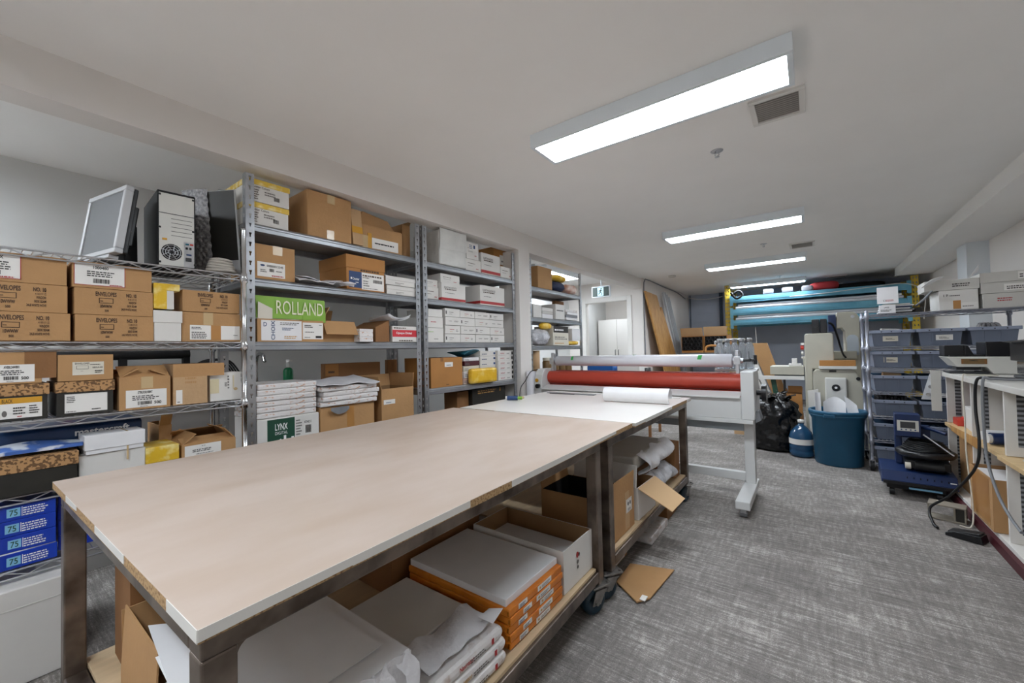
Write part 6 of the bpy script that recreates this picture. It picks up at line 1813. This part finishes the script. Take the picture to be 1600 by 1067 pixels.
# machine heads on the bench top
HZ = .9165
t = T('embroidery_head', 'white machine head with a brown nameplate on the far end of the bench', 'machine', (0, 0, 0))
X0 = .76
b = B(); b.prism([(X0,1.035),(X0+.33,1.035),(X0+.34,.93),(X0+.34,HZ),(X0+.22,HZ),(X0+.19,.965),(X0+.05,.965)], 4.12, 4.36, 'y'); mh = b.build('head', 'machine_light', t, bevel=.006)
b = B(); b.box(X0+.07, X0+.19, 4.116, 4.12, .985, 1.02); npl = b.build('nameplate', 'brass', mh)
graphics(npl, (X0+.07,4.1158,.985), (1,0,0), (0,0,1), .12, .035, [('t','TMEC',.3,.55,.35,.3,'ink',.03),('r',.0,.08,.08,.84,'kraft_dark'),('r',.9,.08,.08,.84,'kraft_dark')])
b = B(); b.box(X0+.0, X0+.10, 4.18, 4.32, 1.036, 1.115); b.prism([(X0+.10,1.036),(X0+.15,1.036),(X0+.12,1.11),(X0+.10,1.115)], 4.18, 4.32, 'y'); b.box(X0+.19, X0+.34, 4.14, 4.34, 1.036, 1.135); b.box(X0+.02, X0+.33, 4.15, 4.34, 1.0352, 1.045); b.build('top_unit', 'black_plastic', t, bevel=.005)
b = B(); b.box(X0+.06, X0+.18, 4.2, 4.3, .94, .9648); b.box(X0+.02, X0+.21, 4.16, 4.34, HZ+.0005, .93); b.build('needle_bed', 'dark_grey', t, bevel=.002)
b = B(); b.box(X0+.10, X0+.15, 4.22, 4.28, .93, .94); b.build('clamp', 'chrome_rough', t)
t = T('cutting_head', 'dark metal machine head with chrome parts at the right edge of the bench', 'machine', (0, 0, 0))
b = B(); b.box(.97, 1.40, 3.55, 3.80, 1.02, 1.13); b.prism([(.93,1.135),(1.4,1.19),(1.4,1.13),(.97,1.128)], 3.5, 3.78, 'y'); b.build('top_housing', 'black_plastic', t, bevel=.008)
b = B(); b.box(.99, 1.35, 3.54, 3.78, .94, 1.02); b.build('slide_block', 'chrome', t, bevel=.006)
b = B(); b.box(.98, 1.38, 3.52, 3.80, HZ+.0005, .935); b.prism([(.96,.935),(1.1,.935),(1.06,.975),(.99,.975)], 3.5, 3.58, 'y'); b.build('base', 'dark_grey', t, bevel=.006)
for i in range(4):
    b = B(); b.cyl((1.0+.06*i,3.54,1.0),(1.0+.06*i,3.525,1.0),.011,n=12); b.build('screw', 'chrome', t)
b = B(); b.box(.975, 1.03, 3.5, 3.56, .975, 1.0); b.build('white_tag', 'white_card', t)
t = T('metal_template', 'thin punched metal plate hanging off the far corner of the bench', 'metal plate', (0, 0, 0))
b = B(); b.hexa([(.67,4.42,.70),(.725,4.40,.70),(.725,4.402,.70),(.67,4.422,.70),(.72,4.42,.895),(.775,4.40,.905),(.775,4.402,.905),(.72,4.422,.895)]); b.build('plate', 'galv', t)
b = B(); b.hexa([(.72,4.388,.62),(.775,4.383,.62),(.775,4.386,.62),(.72,4.391,.62),(.72,4.388,.925),(.775,4.383,.925),(.775,4.386,.925),(.72,4.391,.925)]); b.box(.72, .84, 4.383, 4.42, .919, .922); b.build('bracket', 'machine_light', t)
b = B()
for px_, pz_ in ((.705,.74),(.72,.80),(.74,.85)):
    b.cyl((px_,4.41,pz_),(px_,4.398,pz_),.012,n=12)
b.build('rivets', 'chrome', t)

# cables over the bench edge and foot pedal
def cable(label, pts, r, k, name='cable'):
    b = B(); b.tube(spline(pts, 10), r, 8); tag(b.build(name, k), label, 'cable')
cable('black cable hanging from the bench down to the foot pedal', [(.95,3.46,.928),(.87,3.46,.93),(.795,3.48,.932),(.762,3.50,.91),(.758,3.52,.75),(.758,3.48,.55),(.74,3.50,.40),(.66,3.62,.20),(.58,3.70,.08),(.575,3.60,.015),(.583,3.535,.012)], .0075, 'black_rubber')
cable('thin white cable hanging in front of the cartons to the carpet', [(.93,3.84,.925),(.86,3.82,.926),(.795,3.80,.926),(.768,3.80,.91),(.766,3.78,.65),(.764,3.77,.45),(.766,3.74,.30),(.768,3.70,.12),(.75,3.66,.012),(.70,3.66,.008)], .004, 'label_cream')
cable('thick grey cable looping under the near bench shelf', [(.95,3.42,.928),(.87,3.41,.928),(.795,3.40,.93),(.764,3.40,.91),(.762,3.40,.60),(.764,3.36,.45),(.766,3.24,.33),(.766,3.10,.27),(.766,2.96,.24)], .007, 'mid_grey')
t = T('foot_pedal', 'black foot pedal lying on the carpet in front of the bench', 'foot pedal', (.635, 3.44, 0), -28)
b = B(); b.prism([(-.04,0.001),(-.04,.018),(.0,.036),(.105,.046),(.115,.001)], 0, .085, 'y'); b.X = Matrix.Identity(4); b.build('base', 'black_plastic', t, bevel=.004)
b = B(); b.hexa([(-.03,.006,.026),(.10,.006,.048),(.10,.079,.048),(-.03,.079,.026),(-.03,.006,.032),(.10,.006,.056),(.10,.079,.056),(-.03,.079,.032)]); b.build('treadle', 'black_rubber', t, bevel=.003)
t = T('open_case', 'small grey open sided case on the carpet below the heat press', 'case', (.575, 3.75, .001), -14)
b = B()
for y in (0, .10):
    b.box(0, .17, y, y+.008, .0, .008); b.box(0, .17, y, y+.008, .088, .096); b.box(0, .008, y, y+.008, .008, .088); b.box(.115, .123, y, y+.008, .008, .088); b.box(.162, .17, y, y+.008, .008, .088)
b.box(0, .17, .008, .10, .088, .096); b.box(0, .17, .008, .10, 0, .006)
b.build('shell', 'birch_grey', t, bevel=.001)
b = B(); b.box(.125, .162, .012, .098, .006, .088); b.build('dark_lining', 'black_card', t)

# ---------------------------------------------------------------- blue heat press on a low trolley
t = T('heat_press', 'dark blue heat press with control box, on the carpet before the wire rack', 'heat press', (.59, 4.10, 0), -3)
b = B(); b.box(-.17, .14, .03, .35, .06, .095); tr = b.build('trolley_plate', 'black_matte', t, bevel=.003)
for x in (-.14, .11):
    for y in (.07, .31):
        b = B(); b.cyl((x-.014,y,.031),(x+.014,y,.031),.03,n=16); b.build('trolley_wheel', 'black_rubber', tr)
b = B(); b.box(-.05, .12, .018, .03, .07, .082); b.build('trolley_label', 'light_blue', tr)
b = B(); b.prism([(0,.10),(0,.125),(.05,.185),(.37,.20),(.37,.10)], -.20, .20, 'x'); bs = b.build('base', 'press_blue', t, bevel=.006)
b = B(); b.box(-.19, .19, -.004, .0, .098, .12); b.build('base_skirt', 'black_plastic', bs)
b = B()
for i in range(7):
    b.box(-.06+.035*i, -.055+.035*i, .018, .022, .142, .160)
b.build('vent_slots', 'dark_void', bs)
b = B(); b.box(.16, .19, .012, .02, .146, .152); b.build('maker_tag', 'white_letter', bs)
b = B(); b.box(-.06, .18, .10, .36, .205, .265); b.build('lower_platen', 'black_plastic', t, bevel=.006)
b = B(); b.lathe([(0,.29),(.15,.29),(.165,.305),(.165,.325),(.15,.335),(0,.335)], (.06,.20,0), 36); b.build('upper_platen', 'black_plastic', t)
b = B(); b.cyl((-.01,.08,.235),(.14,.08,.235),.032,n=18); b.build('cylinder', 'black_rubber', t)
b = B(); b.cyl((-.06,.10,.225),(-.03,.10,.225),.024,n=14); b.build('adjusting_knob', 'label_cream', t)
b = B()
for k in range(6):
    b.tube([(.06+(.13-.008*k)*math.cos(a*PI/14+k*.4), .20+(.12-.006*k)*math.sin(a*PI/14+k*.4), .342+.011*k+.004*math.sin(a*.9+k)) for a in range(28)], .0065, 7, closed=True)
b.build('coiled_cord', 'black_rubber', t)
b = B(); b.box(-.10, -.06, .26, .34, .20, .56); b.box(-.06, .10, .28, .34, .40, .50); b.build('arm', 'press_blue', t, bevel=.006)
b = B(); b.box(-.105, .035, .13, .25, .435, .600); cb = b.build('control_box', 'press_blue', t, bevel=.004)
b = B(); b.box(-.094, .024, .126, .13, .475, .555); pn = b.build('control_panel', 'machine_light', cb, bevel=.001)
b = B(); b.box(-.076, .006, .1245, .126, .497, .545); b.build('display', 'dark_grey', pn)
b = B()
for i in range(4):
    b.cyl((-.070+.025*i,.126,.486),(-.070+.025*i,.1235,.486),.005,n=10)
b.build('buttons', 'ink_blue', pn)
b = B(); b.tube([(.03,.24,.50),(.10,.20,.49),(.165,.14,.47)], .012, 10); b.build('lever', 'press_blue', t)
b = B(); b.tube([(.045,.12,.46),(.19,.06,.335)], .006, 8); b.build('gas_strut', 'chrome_rough', t)

# ---------------------------------------------------------------- sink counter in the side aisle
t = T('sink_counter', 'dim grey counter with a sink along the side aisle wall behind the shelving', 'counter', (0, 0, 0))
b = B(); b.box(-3.755, -3.2, -.6, 2.3, 0, .86); b.build('cabinet', 'alcove_wall', t)
b = B(); b.box(-3.765, -3.18, -.62, 2.32, .862, .895); b.build('countertop', 'counter', t, bevel=.003)
b = B(); b.box(-3.766, -3.75, -.62, 2.32, .896, 1.06); b.build('splashback', 'alcove_wall', t)
b = B(); b.lathe([(0,.0),(.03,.0),(.03,.04),(.012,.05)], (-3.62,1.42,.896), 16); b.tube(spline([(-3.62,1.42,.94),(-3.62,1.42,1.10),(-3.58,1.42,1.16),(-3.50,1.42,1.15),(-3.47,1.42,1.10)], 8), .013, 10); b.build('faucet', 'chrome', t)
sp = T('soap_bottle', 'green soap bottle with a white pump by the sink tap', 'soap bottle', (-3.52, 1.62, .896))
b = B(); b.lathe([(0,0),(.035,0),(.038,.01),(.038,.12),(.03,.14),(.014,.15)], n=20); b.build('bottle', 'soap_green', sp)
b = B(); b.cyl((0,0,.15),(0,0,.20),.014,n=12); b.box(-.012,.05,-.012,.012,.20,.215); b.build('pump', 'white_card', sp)
t = T('dish_rack', 'black dish rack with curved wire beside the sink, behind the shelving', 'dish rack', (-3.45, 1.08, .896))
b = B(); b.box(-.14, .14, -.16, .16, 0, .06)
for i in range(5):
    b.tube(spline([(-.1+.05*i,-.16,.05),(-.1+.05*i,-.08,.2),(-.1+.05*i,.06,.22),(-.1+.05*i,.18,.02)], 6), .006, 6)
b.build('frame', 'black_plastic', t)
b = B(); b.cyl((-3.70,.30,1.17),(-3.70,1.0,1.17),.03,n=12); b.box(-3.72,-3.68,.62,.66,.9,1.15); b.box(-3.72,-3.68,.96,1.0,.9,1.2)
tag(b.build('black_stand', 'black_matte'), 'black clamp bar standing on the counter behind the open cartons', 'stand')
b = B(); b.hexa([(-3.5,.33,.896),(-3.4,.33,.896),(-3.4,.43,.896),(-3.5,.43,.896),(-3.5,.35,1.12),(-3.42,.35,1.13),(-3.42,.41,1.13),(-3.5,.41,1.12)]); tag(b.build('red_packet', 'red_band', bevel=.01), 'small red packet on the counter seen behind the black shoe box', 'packet')
